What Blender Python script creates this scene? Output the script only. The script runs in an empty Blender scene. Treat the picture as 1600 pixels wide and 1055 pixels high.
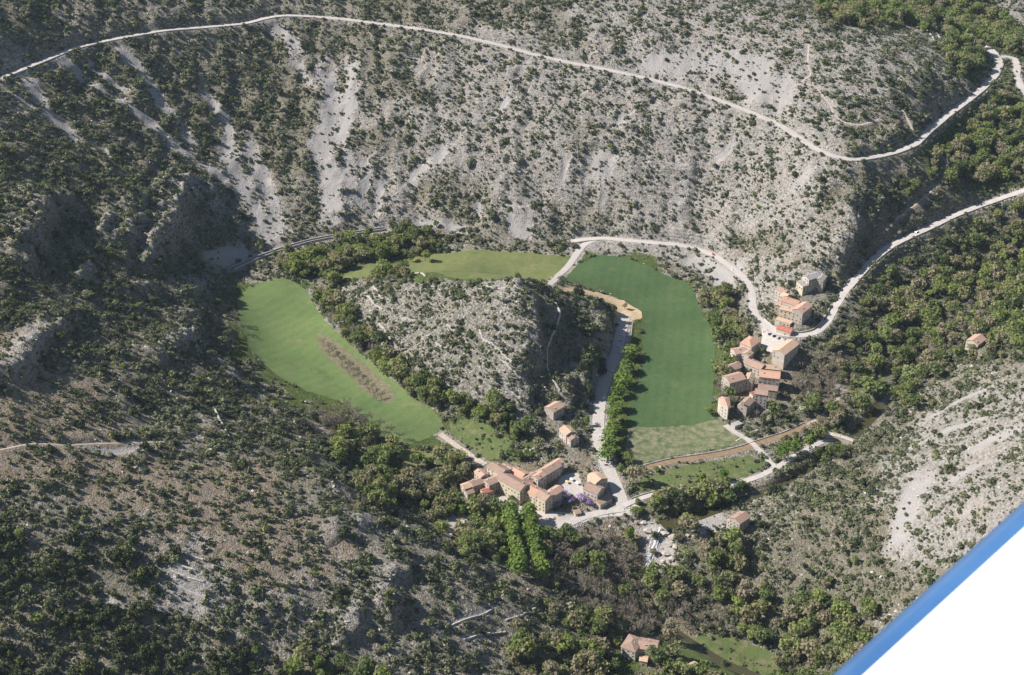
import bpy, bmesh, math, random
import numpy as np
from mathutils import Vector, Matrix
from mathutils.geometry import delaunay_2d_cdt

R = math.radians
rng = np.random.default_rng(7)
random.seed(7)
scene = bpy.context.scene
C = scene.collection

# ------------------------------------------------------------------ camera
CAM_H, PITCH, FPX = 700.0, R(31.0), 2200.0
cam_d = bpy.data.cameras.new('camera')
cam_d.sensor_width = 36.0
cam_d.lens = 36.0 * FPX / 1600.0
cam_d.clip_start = 0.1
cam_d.clip_end = 30000.0
cam_d.dof.use_dof = True
cam_d.dof.focus_distance = 1250.0
cam_d.dof.aperture_fstop = 10.0
cam = bpy.data.objects.new('camera', cam_d)
C.objects.link(cam)
cam.location = (0, 0, CAM_H)
cam.rotation_euler = (math.pi / 2 - PITCH, 0, 0)
scene.camera = cam
scene.render.resolution_x, scene.render.resolution_y = 1024, 675

# ------------------------------------------------------------------ light
SUN_EL, SUN_AZ = R(42.0), R(-86.0)          # azimuth clockwise from +y; the sun stands to the left
world = bpy.data.worlds.new('World')
scene.world = world
world.use_nodes = True
wn = world.node_tree.nodes
wl = world.node_tree.links
sky = wn.new('ShaderNodeTexSky')
sky.sky_type = 'NISHITA'
sky.sun_disc = False
sky.sun_elevation = SUN_EL
sky.sun_rotation = SUN_AZ
sky.altitude = 900
sky.air_density = 1.0
sky.dust_density = 0.6
bg = wn['Background']
wl.new(sky.outputs['Color'], bg.inputs['Color'])
bg.inputs['Strength'].default_value = 0.062
sun_d = bpy.data.lights.new('sun', 'SUN')
sun_d.energy = 4.6
sun_d.angle = R(0.53)
sun_d.color = (1.0, 0.952, 0.895)
sun = bpy.data.objects.new('sun', sun_d)
C.objects.link(sun)
sdir = Vector((math.sin(SUN_AZ) * math.cos(SUN_EL), math.cos(SUN_AZ) * math.cos(SUN_EL), math.sin(SUN_EL)))
sun.rotation_euler = sdir.to_track_quat('Z', 'Y').to_euler()
sun.location = (-300, 900, 900)

scene.view_settings.view_transform = 'Standard'
scene.view_settings.look = 'None'
scene.view_settings.exposure = 0.90
scene.view_settings.gamma = 1.0
scene.view_settings.use_curve_mapping = False
scene.render.engine = 'CYCLES'

# ------------------------------------------------------------------ helpers
def tag(o, label=None, cat=None, group=None, kind=None):
    if label: o['label'] = label
    if cat: o['category'] = cat
    if group: o['group'] = group
    if kind: o['kind'] = kind
    return o

def empty(name, loc, rz=0.0):
    o = bpy.data.objects.new(name, None)
    o.location = loc
    o.rotation_euler = (0, 0, rz)
    o.empty_display_size = 0.5
    C.objects.link(o)
    return o

def mesh_from(name, verts, faces, mats=None, fmat=None, smooth=False):
    me = bpy.data.meshes.new(name)
    me.from_pydata([tuple(v) for v in verts], [], [tuple(f) for f in faces])
    for m in (mats or []): me.materials.append(m)
    if fmat is not None: me.polygons.foreach_set('material_index', fmat)
    if smooth: me.polygons.foreach_set('use_smooth', [True] * len(me.polygons))
    me.update()
    return me

def link(name, me, parent=None):
    o = bpy.data.objects.new(name, me)
    C.objects.link(o)
    if parent is not None: o.parent = parent
    return o

class MB:
    """collects simple solids into one mesh"""
    def __init__(s): s.v, s.f, s.m = [], [], []
    def add(s, verts, faces, mi=0):
        b = len(s.v)
        s.v += [tuple(v) for v in verts]
        s.f += [tuple(b + i for i in f) for f in faces]
        s.m += [mi] * len(faces)
    def box(s, x0, x1, y0, y1, z0, z1, mi=0):
        s.add([(x0,y0,z0),(x1,y0,z0),(x1,y1,z0),(x0,y1,z0),(x0,y0,z1),(x1,y0,z1),(x1,y1,z1),(x0,y1,z1)],
              [(3,2,1,0),(4,5,6,7),(0,1,5,4),(1,2,6,5),(2,3,7,6),(3,0,4,7)], mi)
    def tube(s, p0, p1, r0, r1, n=5, mi=0, cap=True):
        p0, p1 = Vector(p0), Vector(p1)
        d = (p1 - p0)
        if d.length < 1e-6: return
        q = d.to_track_quat('Z', 'Y')
        vs = []
        for p, r in ((p0, r0), (p1, r1)):
            for k in range(n):
                a = 2 * math.pi * k / n
                vs.append(p + q @ Vector((r * math.cos(a), r * math.sin(a), 0)))
        fs = [(k, (k + 1) % n, n + (k + 1) % n, n + k) for k in range(n)]
        if cap: fs += [tuple(range(n - 1, -1, -1)), tuple(range(n, 2 * n))]
        s.add(vs, fs, mi)
    def prism(s, poly, z0, z1, mi=0):
        n = len(poly)
        s.add([(x, y, z0) for x, y in poly] + [(x, y, z1) for x, y in poly],
              [tuple(range(n - 1, -1, -1)), tuple(range(n, 2 * n))] +
              [(k, (k + 1) % n, n + (k + 1) % n, n + k) for k in range(n)], mi)
    def mesh(s, name, mats, smooth=False):
        return mesh_from(name, s.v, s.f, mats if isinstance(mats, (list, tuple)) else [mats], s.m, smooth)
    def build(s, name, mats, parent=None, smooth=False):
        return link(name, s.mesh(name, mats, smooth), parent)

# ------------------------------------------------------------------ noise
def _hash(ix, iy, seed):
    h = (ix.astype(np.int64) * 374761393 + iy.astype(np.int64) * 668265263 + seed * 974634777) & 0xFFFFFFFF
    h = ((h ^ (h >> 13)) * 1274126177) & 0xFFFFFFFF
    h = h ^ (h >> 16)
    return h
def gnoise(x, y, seed=0):
    x = np.asarray(x, float); y = np.asarray(y, float)
    ix = np.floor(x); iy = np.floor(y)
    fx = x - ix; fy = y - iy
    u = fx * fx * fx * (fx * (fx * 6 - 15) + 10); v = fy * fy * fy * (fy * (fy * 6 - 15) + 10)
    def g(ox, oy):
        a = _hash(ix + ox, iy + oy, seed) * (2 * math.pi / 4294967296.0)
        return np.cos(a) * (fx - ox) + np.sin(a) * (fy - oy)
    a = g(0, 0); b = g(1, 0); c = g(0, 1); d = g(1, 1)
    return 1.5 * ((a + (b - a) * u) * (1 - v) + (c + (d - c) * u) * v)
def fbm(x, y, octs=4, seed=0, ridged=False, gain=0.5):
    r = 0; a = 1.0; s = 0
    for o in range(octs):
        n = gnoise(x * 2 ** o + 13.7 * o, y * 2 ** o - 7.3 * o, seed + o)
        if ridged: n = 1 - 2 * np.abs(n)
        r = r + a * n; s += a; a *= gain
    return r / s
def sstep(a, b, x):
    t = np.clip((np.asarray(x, float) - a) / (b - a), 0, 1)
    return t * t * (3 - 2 * t)

# ------------------------------------------------------------------ picture geometry
cp, sp = math.cos(PITCH), math.sin(PITCH)
def ray(px, py):
    a = (px - 800.0) / FPX; b = -(py - 527.5) / FPX
    return np.array([a, cp + b * sp, -sp + b * cp])
def project(x, y, z):
    dz = z - CAM_H
    depth = y * cp - dz * sp
    up = y * sp + dz * cp
    return 800 + FPX * x / depth, 527.5 - FPX * up / depth, depth
def wp(px, py, z):
    d = ray(px, py)
    t = (z - CAM_H) / d[2]
    return d[0] * t, d[1] * t, z

# ------------------------------------------------------------------ terrain: surveyed spot heights
SPOT = """
440,440,3 380,480,2 400,550,2 470,600,2 520,520,1 600,580,1 560,630,2 680,660,1 640,690,2
560,420,2 650,405,2 740,395,3 820,400,3 880,410,3 640,424,2 800,432,2 530,432,2
950,405,3 1020,425,3 1080,460,2 1000,480,2 1050,520,1 1110,560,2 1040,600,1 1000,640,1 1100,650,1 990,700,0 1080,700,0 930,425,3 1000,560,1
975,490,3 968,550,2 948,610,2 936,680,2 960,760,1 1130,590,3 1110,520,3 880,690,6 860,660,10
730,765,3 800,770,3 870,790,1 940,760,2 880,820,0 980,790,0 700,800,2 760,690,3 720,660,2 820,730,3 830,790,0
1050,808,-3 1090,796,-3 1150,775,-3 1100,764,0 1180,748,0 1240,712,0 1155,815,0 1030,822,-3 1300,684,1 1200,690,0 1100,720,0 1030,750,0 1015,885,-22 1040,872,-16 1070,850,-6 990,850,-14
1000,920,-25 1050,980,-28 1150,1040,-33 1250,1055,-35 1000,1020,-12 1080,1050,-14 850,862,-6 900,880,-13 950,890,-20 820,880,4 1150,930,-22 1100,880,-14 1200,870,-4
900,945,2 850,920,13 800,900,22 700,870,38 620,840,48 560,815,60 500,740,66 440,640,38
370,520,9 345,470,9 330,420,11 350,570,28 420,620,18 480,650,18 560,690,14 600,745,11 640,785,9 690,815,4 560,760,28 750,850,6
250,420,54 280,350,48 200,450,75 100,420,108 0,400,140 0,300,138 100,330,104 200,300,82 300,300,52 380,330,24 430,375,8 350,400,11
0,200,146 100,200,116 200,180,108 300,180,88 300,100,126 400,200,72 400,110,112 480,250,52 500,340,16 550,300,32 600,190,80 600,360,4
0,122,158 110,77,158 260,47,157 420,27,155 540,30,152 660,46,147 780,70,140 890,98,131 1000,120,125 1110,152,118 1200,187,113 1280,235,109 1335,250,107 1430,225,106 1510,158,107 1560,100,108 1590,100,107 1600,150,101
0,50,190 0,0,208 200,0,185 400,0,170 700,0,168 900,0,172 1000,40,160 1100,80,145 1200,100,145 1200,25,165 1300,120,143 1400,150,132 1450,120,135 1300,40,158 1540,80,114 1500,40,82 1590,60,82 1300,5,138 1450,20,105 1600,5,95
700,360,5 800,372,5 880,366,7 780,250,62 900,240,72 1000,270,62 1000,350,20 1100,385,9 1100,300,50 1200,330,55
1500,200,90 1500,250,70 1590,200,76 1590,250,67 1600,298,60 1450,357,45 1365,405,38 1280,520,22 1320,455,31 1400,310,71 1325,350,68 1400,270,88
1250,400,46 1265,445,32 1176,458,14 1135,412,11 1060,382,9 945,372,7 1176,485,16 1200,512,20 1250,525,22 1230,480,25 1160,560,8 1190,620,4 1140,658,2 1225,545,19 1210,600,3
1300,565,6 1400,460,16 1500,385,28 1600,345,38 1590,430,14 1450,545,3 1380,620,0 1312,692,-4 1260,600,1 1300,630,0 1350,540,8
1500,500,14 1600,450,24 1540,535,26 1600,560,62 1500,640,34 1400,700,13 1600,650,92 1500,750,66 1600,780,112 1400,800,40 1300,780,20 1250,830,10 1350,900,15 1450,900,46 1250,950,-16 1300,1010,-12 1350,1000,4 1550,950,92
0,500,134 0,600,140 0,700,130 0,800,116 0,900,100 0,1055,75 100,500,113 200,550,90 150,620,105 300,560,58 300,650,74 200,700,100 300,750,90 400,700,60 450,780,72 200,850,93 350,900,76 200,1000,70 400,1000,55 500,900,60 550,980,44 600,1055,28 700,950,32 750,1020,14 850,980,4 900,1040,-6 400,1055,46
690,655,2 840,700,5 740,610,20 660,560,24 600,500,22 545,470,8 600,440,36 560,436,10 650,440,50 700,438,60 760,446,68 815,458,69 830,500,58 840,545,44 845,585,30 860,625,14 750,520,52 780,580,36 700,500,46 870,455,50 920,462,26 950,478,8 910,520,30 900,580,18 890,620,10 935,560,6 915,600,5 880,450,30 700,429,10 840,441,8 760,434,9
"""
pts = []
for tok in SPOT.split():
    a, b, c = map(float, tok.split(','))
    pts.append(wp(a, b, c))
# ground outside the picture
pts += [(-900, 1000, 190), (-900, 1500, 230), (-800, 700, 150), (-500, 500, 60), (0, 480, 0), (300, 480, 10), (600, 700, 170),
        (700, 1000, 150), (800, 1300, 110), (900, 1600, 110), (700, 1900, 110), (0, 2000, 215), (-700, 2000, 270), (400, 2000, 150)]
pts = np.array(pts)
PX, PZ = pts[:, :2] / 300.0, pts[:, 2]
def _phi(r): return r ** 1.5
n = len(PX)
D = np.sqrt(((PX[:, None] - PX[None]) ** 2).sum(-1))
A = np.zeros((n + 3, n + 3))
A[:n, :n] = -_phi(D) + 0.003 * np.eye(n)
A[:n, n] = 1; A[:n, n + 1:] = PX
A[n, :n] = 1; A[n + 1:, :n] = PX.T
sol = np.linalg.solve(A, np.concatenate([PZ, np.zeros(3)]))
W_, P_ = sol[:n], sol[n:]
def base_h(x, y):
    x = np.asarray(x, float) / 300.0; y = np.asarray(y, float) / 300.0
    r = P_[0] + P_[1] * x + P_[2] * y
    for i in range(n):
        d2 = (x - PX[i, 0]) ** 2 + (y - PX[i, 1]) ** 2
        r = r - W_[i] * d2 ** 0.75
    return r

# terrain sheet: 2 m cells where the photograph looks, widening steps out to the horizon
def axis(a, b, step, far):
    core = np.arange(a, b + step / 2, step)
    out = []; s = step; p = 0
    while p < far:
        s *= 1.22; p += s; out.append(p)
    out = np.array(out)
    return np.concatenate([a - out[::-1], core, b + out])
STEP = 2.0
X0, X1, Y0, Y1 = -620.0, 660.0, 540.0, 1760.0
gx = axis(X0, X1, STEP, 9000.0); gy = axis(Y0, Y1, STEP, 9000.0)
GX, GY = np.meshgrid(gx, gy)
cxl, cyl = np.clip(GX, X0 - 200, X1 + 200), np.clip(GY, Y0 - 200, Y1 + 250)
H = base_h(cxl, cyl)
far = np.hypot(GX - cxl, GY - cyl)
H = H + sstep(0, 900, far) * (240 + 60 * fbm(GX / 900, GY / 900, 3, 50) - H)

def bil(arr, x, y):
    x = np.asarray(x, float); y = np.asarray(y, float)
    i = np.clip(np.searchsorted(gx, x) - 1, 0, len(gx) - 2)
    j = np.clip(np.searchsorted(gy, y) - 1, 0, len(gy) - 2)
    u = (x - gx[i]) / (gx[i + 1] - gx[i]); v = (y - gy[j]) / (gy[j + 1] - gy[j])
    return ((arr[j, i] * (1 - u) + arr[j, i + 1] * u) * (1 - v) + (arr[j + 1, i] * (1 - u) + arr[j + 1, i + 1] * u) * v)
def hit(px, py, extra=0.0, arr=None):
    """world point where the line of sight through a picture point meets the ground (or a level above it)"""
    arr = H if arr is None else arr
    d = ray(px, py)
    t = np.arange(450.0, 2600.0, 2.0)
    x, y, z = d[0] * t, d[1] * t, CAM_H + d[2] * t
    g = bil(arr, x, y) + extra
    k = np.argmax(z < g)
    if k == 0: k = len(t) - 1
    f0 = z[k - 1] - g[k - 1]; f1 = z[k] - g[k]
    tt = t[k - 1] + 2.0 * f0 / (f0 - f1 + 1e-9)
    p = d * tt; p[2] += CAM_H
    return p[0], p[1], p[2] - extra
def P2(s):
    return [tuple(map(float, q.split(','))) for q in s.split()]
def world_path(s, step=3.0, smooth=4):
    """picture polyline -> evenly spaced, smoothed path on the ground (x, y, z)"""
    w = np.array([hit(a, b) for a, b in P2(s)])
    L = np.concatenate([[0], np.cumsum(np.hypot(*np.diff(w[:, :2], axis=0).T))])
    t = np.linspace(0, L[-1], max(2, int(L[-1] / step)))
    q = np.stack([np.interp(t, L, w[:, k]) for k in range(3)], 1)
    for _ in range(smooth):
        q[1:-1] = 0.25 * q[:-2] + 0.5 * q[1:-1] + 0.25 * q[2:]
    for _ in range(smooth * 4):
        q[1:-1, 2] = 0.25 * q[:-2, 2] + 0.5 * q[1:-1, 2] + 0.25 * q[2:, 2]
    return q
def path_dist(q, reach):
    """distance of each terrain vertex to a path, signed side (+ = right of travel) and the path's height there"""
    dist = np.full(H.shape, 1e9); side = np.zeros(H.shape); hz = np.zeros(H.shape)
    for a, b in zip(q[:-1], q[1:]):
        i0, i1 = np.searchsorted(gx, [min(a[0], b[0]) - reach, max(a[0], b[0]) + reach])
        j0, j1 = np.searchsorted(gy, [min(a[1], b[1]) - reach, max(a[1], b[1]) + reach])
        if i1 <= i0 or j1 <= j0: continue
        x = GX[j0:j1, i0:i1]; y = GY[j0:j1, i0:i1]
        dx, dy = b[0] - a[0], b[1] - a[1]
        l2 = dx * dx + dy * dy + 1e-9
        t = np.clip(((x - a[0]) * dx + (y - a[1]) * dy) / l2, 0, 1)
        d = np.hypot(x - a[0] - t * dx, y - a[1] - t * dy)
        s = np.sign((x - a[0]) * dy - (y - a[1]) * dx)
        m = d < dist[j0:j1, i0:i1]
        dist[j0:j1, i0:i1][m] = d[m]
        side[j0:j1, i0:i1][m] = s[m]
        hz[j0:j1, i0:i1][m] = (a[2] + t * (b[2] - a[2]))[m]
    return dist, side, hz
def in_poly(poly, x, y):
    c = np.zeros(np.shape(x), bool)
    m = len(poly)
    for i in range(m):
        xa, ya = poly[i][:2]; xb, yb = poly[(i + 1) % m][:2]
        if ya == yb: continue
        c ^= ((ya > y) != (yb > y)) & (x < (xb - xa) * (y - ya) / (yb - ya) + xa)
    return c

# ------------------------------------------------------------------ land cover, read off the photograph in coarse cells
#  code: shrub, broadleaf, bare tree, oak (densities 0..1), dry earth, green, scree, relief
COVER = {
 '.': (.10, 0, 0, 0, .05, .00, .9, .45), 'a': (.42, .002, 0, .004, .18, .05, .25, .9), 'b': (.66, .012, .005, .02, .40, .08, .12, 1.0),
 'c': (.84, .008, .02, .03, .54, .10, .05, 1.1), 't': (.36, 0, 0, .006, .66, .05, .10, .6), 'h': (.62, .012, 0, 0, .18, .12, .12, 1.0),
 'f': (.6, .75, .06, .06, .35, .60, .0, .6), 'g': (.5, .08, .62, .02, .70, .25, .0, .5), 'm': (.6, .46, .20, .14, .50, .40, .0, .6),
 'k': (.65, .03, .01, .55, .50, .15, .05, .8), 'd': (.6, .22, .08, .55, .45, .35, .0, .6), 'v': (.22, .03, .02, .0, .62, .32, .0, .1),  # code d: dark oaks added to stand in for shade below the valley road
 'F': (.0, .0, .0, .0, .30, .80, .0, .0)}
ROWS = """c2 b8 b4 c2 b6 a4 a6 m1 f5 m1 a1
b3 b7 c3 b5 a3 b2 a5 a9 f3
a1 b2 c3 c5 b1 b4 a6 a3 .5 a7 f3
b2 c2 c1 c2 c3 c2 b1 b4 a8 a4 .2 a4 b3 f2
b2 c1 c3 c1 c3 c2 b1 a5 a8 a4 a3 b4 f3
c3 c3 c1 c2 c2 c1 b1 b2 b1 a6 b2 a6 a3 b2 f5
c6 c2 b2 c2 b2 a3 a6 .1 a5 a4 b3 f2 f2
c7 b1 b2 b1 b2 a3 b3 a3 a6 a4 c3 m3 f2
c8 b1 b1 b2 b2 a3 b3 .1 b3 a6 a2 b2 c2 d2 m2
c9 b1 b2 f5 b3 b2 a2 a2 a2 b3 a2 c2 d5
c8 b1 b2 f5 F6 F4 b2 .1 a2 b2 d1 d6
c9 F3 b1 h8 c3 F3 b1 m1 a2 b1 d3 m5
c9 F3 f1 h7 c4 F4 m2 b2 d2 m6
t2 c7 F3 g1 f1 h7 c3 F4 m1 v2 m4 m5
t3 c6 b1 F3 g1 f1 h5 c3 F5 m1 v2 g2 m4 b3
t4 c6 b1 F4 f2 h4 c2 F5 m1 v2 g2 m3 b2 a2
t5 b4 c3 g3 F2 f3 h1 b2 F5 b2 m3 b3 a4
t5 b5 c3 m3 F3 f2 b2 F6 b1 m3 c2 a5
t7 t4 c3 m4 v6 m2 m4 c4 a6
b3 t8 b3 m3 m2 v5 f1 m3 b3 c3 a2 a2 a2
b6 t7 b4 m3 f2 v3 m2 .1 b3 c4 a2 a3
k4 b4 t6 b4 m3 m1 g3 .1 m3 c6 a5
k6 a3 t4 b5 b3 g4 m4 c6 b5
k6 a3 b5 b6 c2 g6 m5 c4 b3
k8 b6 b6 m4 g5 m5 b6
k10 b5 b5 m4 F2 m4 m4 b6
k11 m4 b5 m4 F1 m5 m4 b6"""
cov = []
for row in ROWS.splitlines():
    cells = []
    for t in row.split(): cells += [COVER[t[0]]] * int(t[1:])
    assert len(cells) == 40, row
    cov.append(cells)
cov = np.array(cov)                       # 27 x 40 x 8
def cover_at(x, y, z, warp=1.0):
    """cover values of a ground point, with ragged borders between cells"""
    px, py, dep = project(x, y, z)
    ok = (dep > 50)
    px = px + warp * (26 * fbm(x / 28, y / 28, 3, 91)); py = py + warp * (20 * fbm(x / 28, y / 28, 3, 92))
    u = np.clip(px / 40 - 0.5, 0, 38.999); v = np.clip(py / 40 - 0.5, 0, 25.999)
    i = u.astype(int); j = v.astype(int)
    fu = sstep(.2, .8, u - i)[..., None]; fv = sstep(.2, .8, v - j)[..., None]
    return (cov[j, i] * (1 - fu) + cov[j, i + 1] * fu) * (1 - fv) + (cov[j + 1, i] * (1 - fu) + cov[j + 1, i + 1] * fu) * fv

# ------------------------------------------------------------------ roads, paths and fields located on the bare ground
ROADS = {
 'upper_road': (3.9, "0,122 40,106 75,92 110,77 150,67 200,57 260,47 330,42 385,37 420,27 445,24 490,26 540,30 600,38 660,46 720,56 780,70 830,84 890,98 940,107 1000,120 1060,135 1110,152 1160,170 1200,187 1230,202 1255,220 1280,235 1305,245 1335,250 1370,245 1400,238 1430,225 1450,205 1480,180 1510,158 1535,138 1555,117 1562,100 1556,88 1545,76 1525,66 1508,62"),
 'hairpin_road': (4.0, "1558,90 1572,88 1586,92 1590,104 1588,118 1596,136 1608,155"),
 'valley_road': (3.7, "893,377 920,373 945,372 985,376 1030,380 1060,382 1090,390 1115,398 1135,412 1155,427 1168,440 1175,458 1176,478 1182,495 1200,512 1222,522 1250,525 1275,520 1292,505 1305,480 1320,455 1340,432 1365,405 1390,385 1420,370 1450,357 1490,337 1530,322 1570,308 1610,294"),
 'farm_track': (3.6, "930,374 912,382 902,396 888,416 872,432 858,446"),
 'car_park_lane': (5.2, "978,492 970,520 964,552 950,582 941,606 937,632 935,660 935,688 942,712 952,734 963,760 972,782 975,795"),
 'river_lane': (2.6, "975,790 1000,778 1030,770 1060,768 1100,765 1150,756 1185,745 1215,730 1240,714 1268,698 1300,684 1325,684"),
 'church_lane': (2.2, "1134,664 1150,677 1168,685 1182,698 1196,714 1212,730"),
 'square_road': (3.6, "975,795 945,799 910,808 885,820 868,826 848,818 832,806 812,796 795,787 782,777"),
}
PATHS = {
 'canal_bed': (3.4, "988,742 1010,731 1050,721 1100,714 1140,707 1168,699 1200,688 1230,679 1262,664"),
 'orchard_track': (1.6, "1262,664 1285,650 1300,635 1318,612"),
 'hill_trail': (1.0, "0,703 50,692 100,696 160,693 230,691 295,690 318,678"),
 'spur_trail': (1.0, "1264,70 1262,100 1268,118 1250,128 1275,137 1285,150 1297,162 1303,178 1314,190 1342,197 1372,187"),
 'spur_trail.001': (1.0, "1410,172 1420,190 1428,207"),
 'spur_trail.002': (1.4, "1472,113 1495,128 1516,144"),
 'nose_trail': (1.0, "1478,246 1480,262 1470,285 1440,312 1410,335 1385,356"),
 'ridge_trail': (.8, "1070,32 1110,50 1160,60 1215,73 1245,74"),
 'field_path': (.6, "505,508 530,528 570,560 620,602 658,633 686,652 693,664 690,674"),
 'village_path': (2.6, "688,678 704,690 730,708 758,726"),
}
FIELDS = {
 'field': ("370,466 385,450 415,440 440,434 460,440 480,455 500,490 520,515 545,537 590,575 640,620 680,645 691,662 684,676 660,688 630,697 604,690 572,662 540,632 510,620 480,612 440,592 410,567 388,542 376,505", 'field_light',
           'large pale green field curving between the left slope and the rocky hill', 0),
 'field.001': ("512,436 540,424 560,415 620,406 690,396 740,390 800,394 860,398 892,402 884,416 864,440 820,443 760,438 700,433 640,428 560,436", 'field_olive',
           'narrow olive green meadow behind the rocky hill', 0),
 'field.002': ("935,398 975,402 1010,415 1040,430 1070,440 1085,455 1095,485 1110,510 1117,545 1115,600 1112,640 1118,655 1085,664 1030,668 982,668 984,640 997,600 1005,560 1003,510 1006,490 975,468 940,458 900,447 880,440 905,412", 'field_dark',
           'deep green crop field between the car park trees and the hamlet', 0),
 'field.003': ("982,668 1030,668 1085,664 1118,655 1150,668 1168,690 1130,700 1060,711 1010,722 984,733 977,700", 'field_patchy',
           'worn patchy end of the crop field with bare earth', 0),
 'meadow': ("700,660 730,655 770,670 800,690 790,712 765,722 735,700 706,678", 'field_lush', 'small lush green meadow behind the village', 0),
 'meadow.001': ("622,712 640,700 662,700 684,712 676,724 640,730 624,724", 'field_dry', 'small round yellowish meadow left of the village', 0),
 'meadow.002': ("1050,1000 1100,990 1160,1000 1210,1020 1215,1050 1120,1062 1060,1040", 'field_lush', 'green garden meadow right of the lowest house', 0),
 'sand_bank': ("868,447 900,450 940,460 975,470 1003,488 1004,497 985,503 968,494 940,472 905,460 872,453", 'sand', 'strip of bare yellow earth at the foot of the rocky hill', 0),
 'canal_garden': ("990,770 1000,750 1050,732 1100,724 1170,712 1200,722 1180,740 1140,752 1090,760 1030,764", 'field_lush', 'green strip of garden between the canal and the river lane', 0),
 'scrub_strip': ("496,518 514,526 544,549 580,577 610,602 620,620 602,632 580,620 550,592 518,564 496,540", 'brown', 'strip of brown scrubby ground crossing the pale field', 0),
 'gravel_yard': ("684,822 700,808 722,804 742,812 735,822 712,832 690,830", 'gravel', 'gravel parking yard left of the village', 0),
 'courtyard': ("872,748 888,741 902,738 908,752 912,768 902,780 884,778 872,768", 'gravel', 'pale courtyard between the village houses', 0),
 'hamlet_square': ("1190,512 1205,520 1225,530 1222,545 1200,552 1190,540", 'gravel', 'pale parking area in front of the barn', 0),
 'square_gravel': ("782,776 800,786 835,798 872,800 905,806 955,795 985,784 1003,796 988,806 930,810 892,824 866,832 846,824 812,802 785,790", 'gravel', 'pale gravel square below the village', 0),
}
SCREES = [
 (7, "36,118 59,150 73,177 100,200 118,222"), (4, "0,141 30,160 60,180"), (7, "91,91 136,127 182,155 227,186 255,214 282,236 318,257 359,291"), (6, "130,92 170,122 205,148"), (7, "186,82 218,109 236,136 255,168 282,195 302,234"), (3, "160,230 172,252 182,262"),
 (7, "314,136 336,168 359,195 356,232"), (11, "352,225 362,262 390,312 424,378"), (9, "382,214 400,259 423,309 440,366"), (8, "423,41 450,59 464,91"), (5, "464,91 472,115 490,140"),
 (13, "509,109 518,150 518,190 500,227 514,273 520,338"), (9, "545,95 552,140 540,185 530,230"), (7, "540,240 548,285 540,325"),
 (6, "600,270 590,300 585,340"), (5, "890,240 880,270 885,295"), (4, "945,275 940,330"), (6, "985,175 960,203"), (5, "750,300 745,345"),
 (9, "1440,745 1420,790 1402,860"), (5, "1435,662 1500,628 1560,602"), (6, "1400,706 1450,686 1500,668 1560,650"), (9, "1515,705 1560,686 1610,662"), (5, "1470,770 1510,735 1550,720"), (5, "1490,820 1520,790"), (4, "1300,600 1320,612"), (2.6, "300,833 331,845"), (2.6, "297,842 328,855"), (2.6, "294,854 321,864"), (2.6, "317,879 345,886"), (2.6, "268,886 294,893"), (2.6, "270,898 294,901"), (2.6, "294,900 341,924"), (2.6, "266,910 328,937"), (2.6, "290,937 311,948"), (2.6, "145,927 191,948"), (2.6, "239,985 266,985"), (2.6, "700,978 752,962 770,952"), (2.6, "725,1000 775,990"), (2.6, "790,970 838,950"), (2.6, "860,985 890,985"), (11, "1058,402 1092,412 1122,432 1130,452"),
 (4, "462,648 490,662 515,682"), (4, "130,702 180,706 240,700"), (6, "790,330 800,365 840,372"), (5, "1150,215 1130,245 1105,262"), (6, "640,340 690,352 730,360"), (8, "330,408 360,398 395,392"),
 (6, "1075,290 1050,320"), (7, "700,230 660,262 630,300"), (6, "1270,260 1240,300"), (5, "800,150 770,185"), (6, "560,240 575,275 560,310"), (8, "1000,815 1040,842 1040,880"),
]
# crags stand up on their left and break off on the right of the direction of travel: (height, breadth behind, line)
CRAGS = [
 (27, 34, "60,405 66,380 74,350 95,335"), (24, 30, "262,405 276,375 284,340 300,312"), (8, 20, "300,472 322,452 338,436"), (15, 24, "270,560 296,548 306,528 312,512"),
 (17, 24, "205,400 212,370 225,345"), (13, 20, "8,600 40,580 62,542 112,508"), (17, 22, "585,985 618,968 628,945 634,925"), (15, 26, "836,592 842,560 838,520 834,480 826,458"),
 (16, 24, "1300,430 1325,402 1338,372 1345,340"), (7, 14, "440,968 470,960 482,935"), (9, 16, "520,600 500,585 470,575"), (10, 22, "385,600 350,575 330,560"),
 (20, 16, "905,622 922,600 938,578 948,552 952,520 948,498"), (13, 9, "240,420 250,400 262,388"), (13, 9, "285,385 292,368 296,352"), (12, 8, "300,330 308,310 318,296"), (12, 9, "215,462 235,455 255,455"), (11, 8, "120,450 135,430 150,415"), (11, 8, "160,380 168,360 178,345"), (9, 8, "330,340 338,325 350,312"), (8, 18, "545,835 575,822 600,832"), (7, 12, "905,225 935,222 972,222"), (6, 12, "1000,262 1060,272 1100,268"), (7, 14, "1150,385 1130,365 1040,368"),
 (7, 14, "870,330 830,335 770,330"), (8, 16, "330,320 335,300 345,285"), (6, 12, "1270,330 1285,300 1320,285"), (6, 12, "1100,330 1160,345 1190,370"),
]
road_w = {k: (hw, world_path(s)) for k, (hw, s) in ROADS.items()}
path_w = {k: (hw, world_path(s)) for k, (hw, s) in PATHS.items()}
field_w = {k: ([hit(a, b)[:2] for a, b in P2(v[0])], v[1], v[2], v[3]) for k, v in FIELDS.items()}
river_up = world_path("1420,585 1400,600 1370,640 1338,676 1310,700 1255,734 1205,760 1150,784 1100,800 1060,812 1034,822")
river_dn = world_path("1012,888 1000,915 1020,955 1060,990 1130,1035 1230,1075")
canal_w = world_path("362,420 400,403 440,389 480,377 520,369 560,363 602,357", smooth=6)
scree_w = [(w, world_path(s, 4.0, 2)) for w, s in SCREES]
crag_w = [(h, b, world_path(s, 4.0, 3)) for h, b, s in CRAGS]

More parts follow.
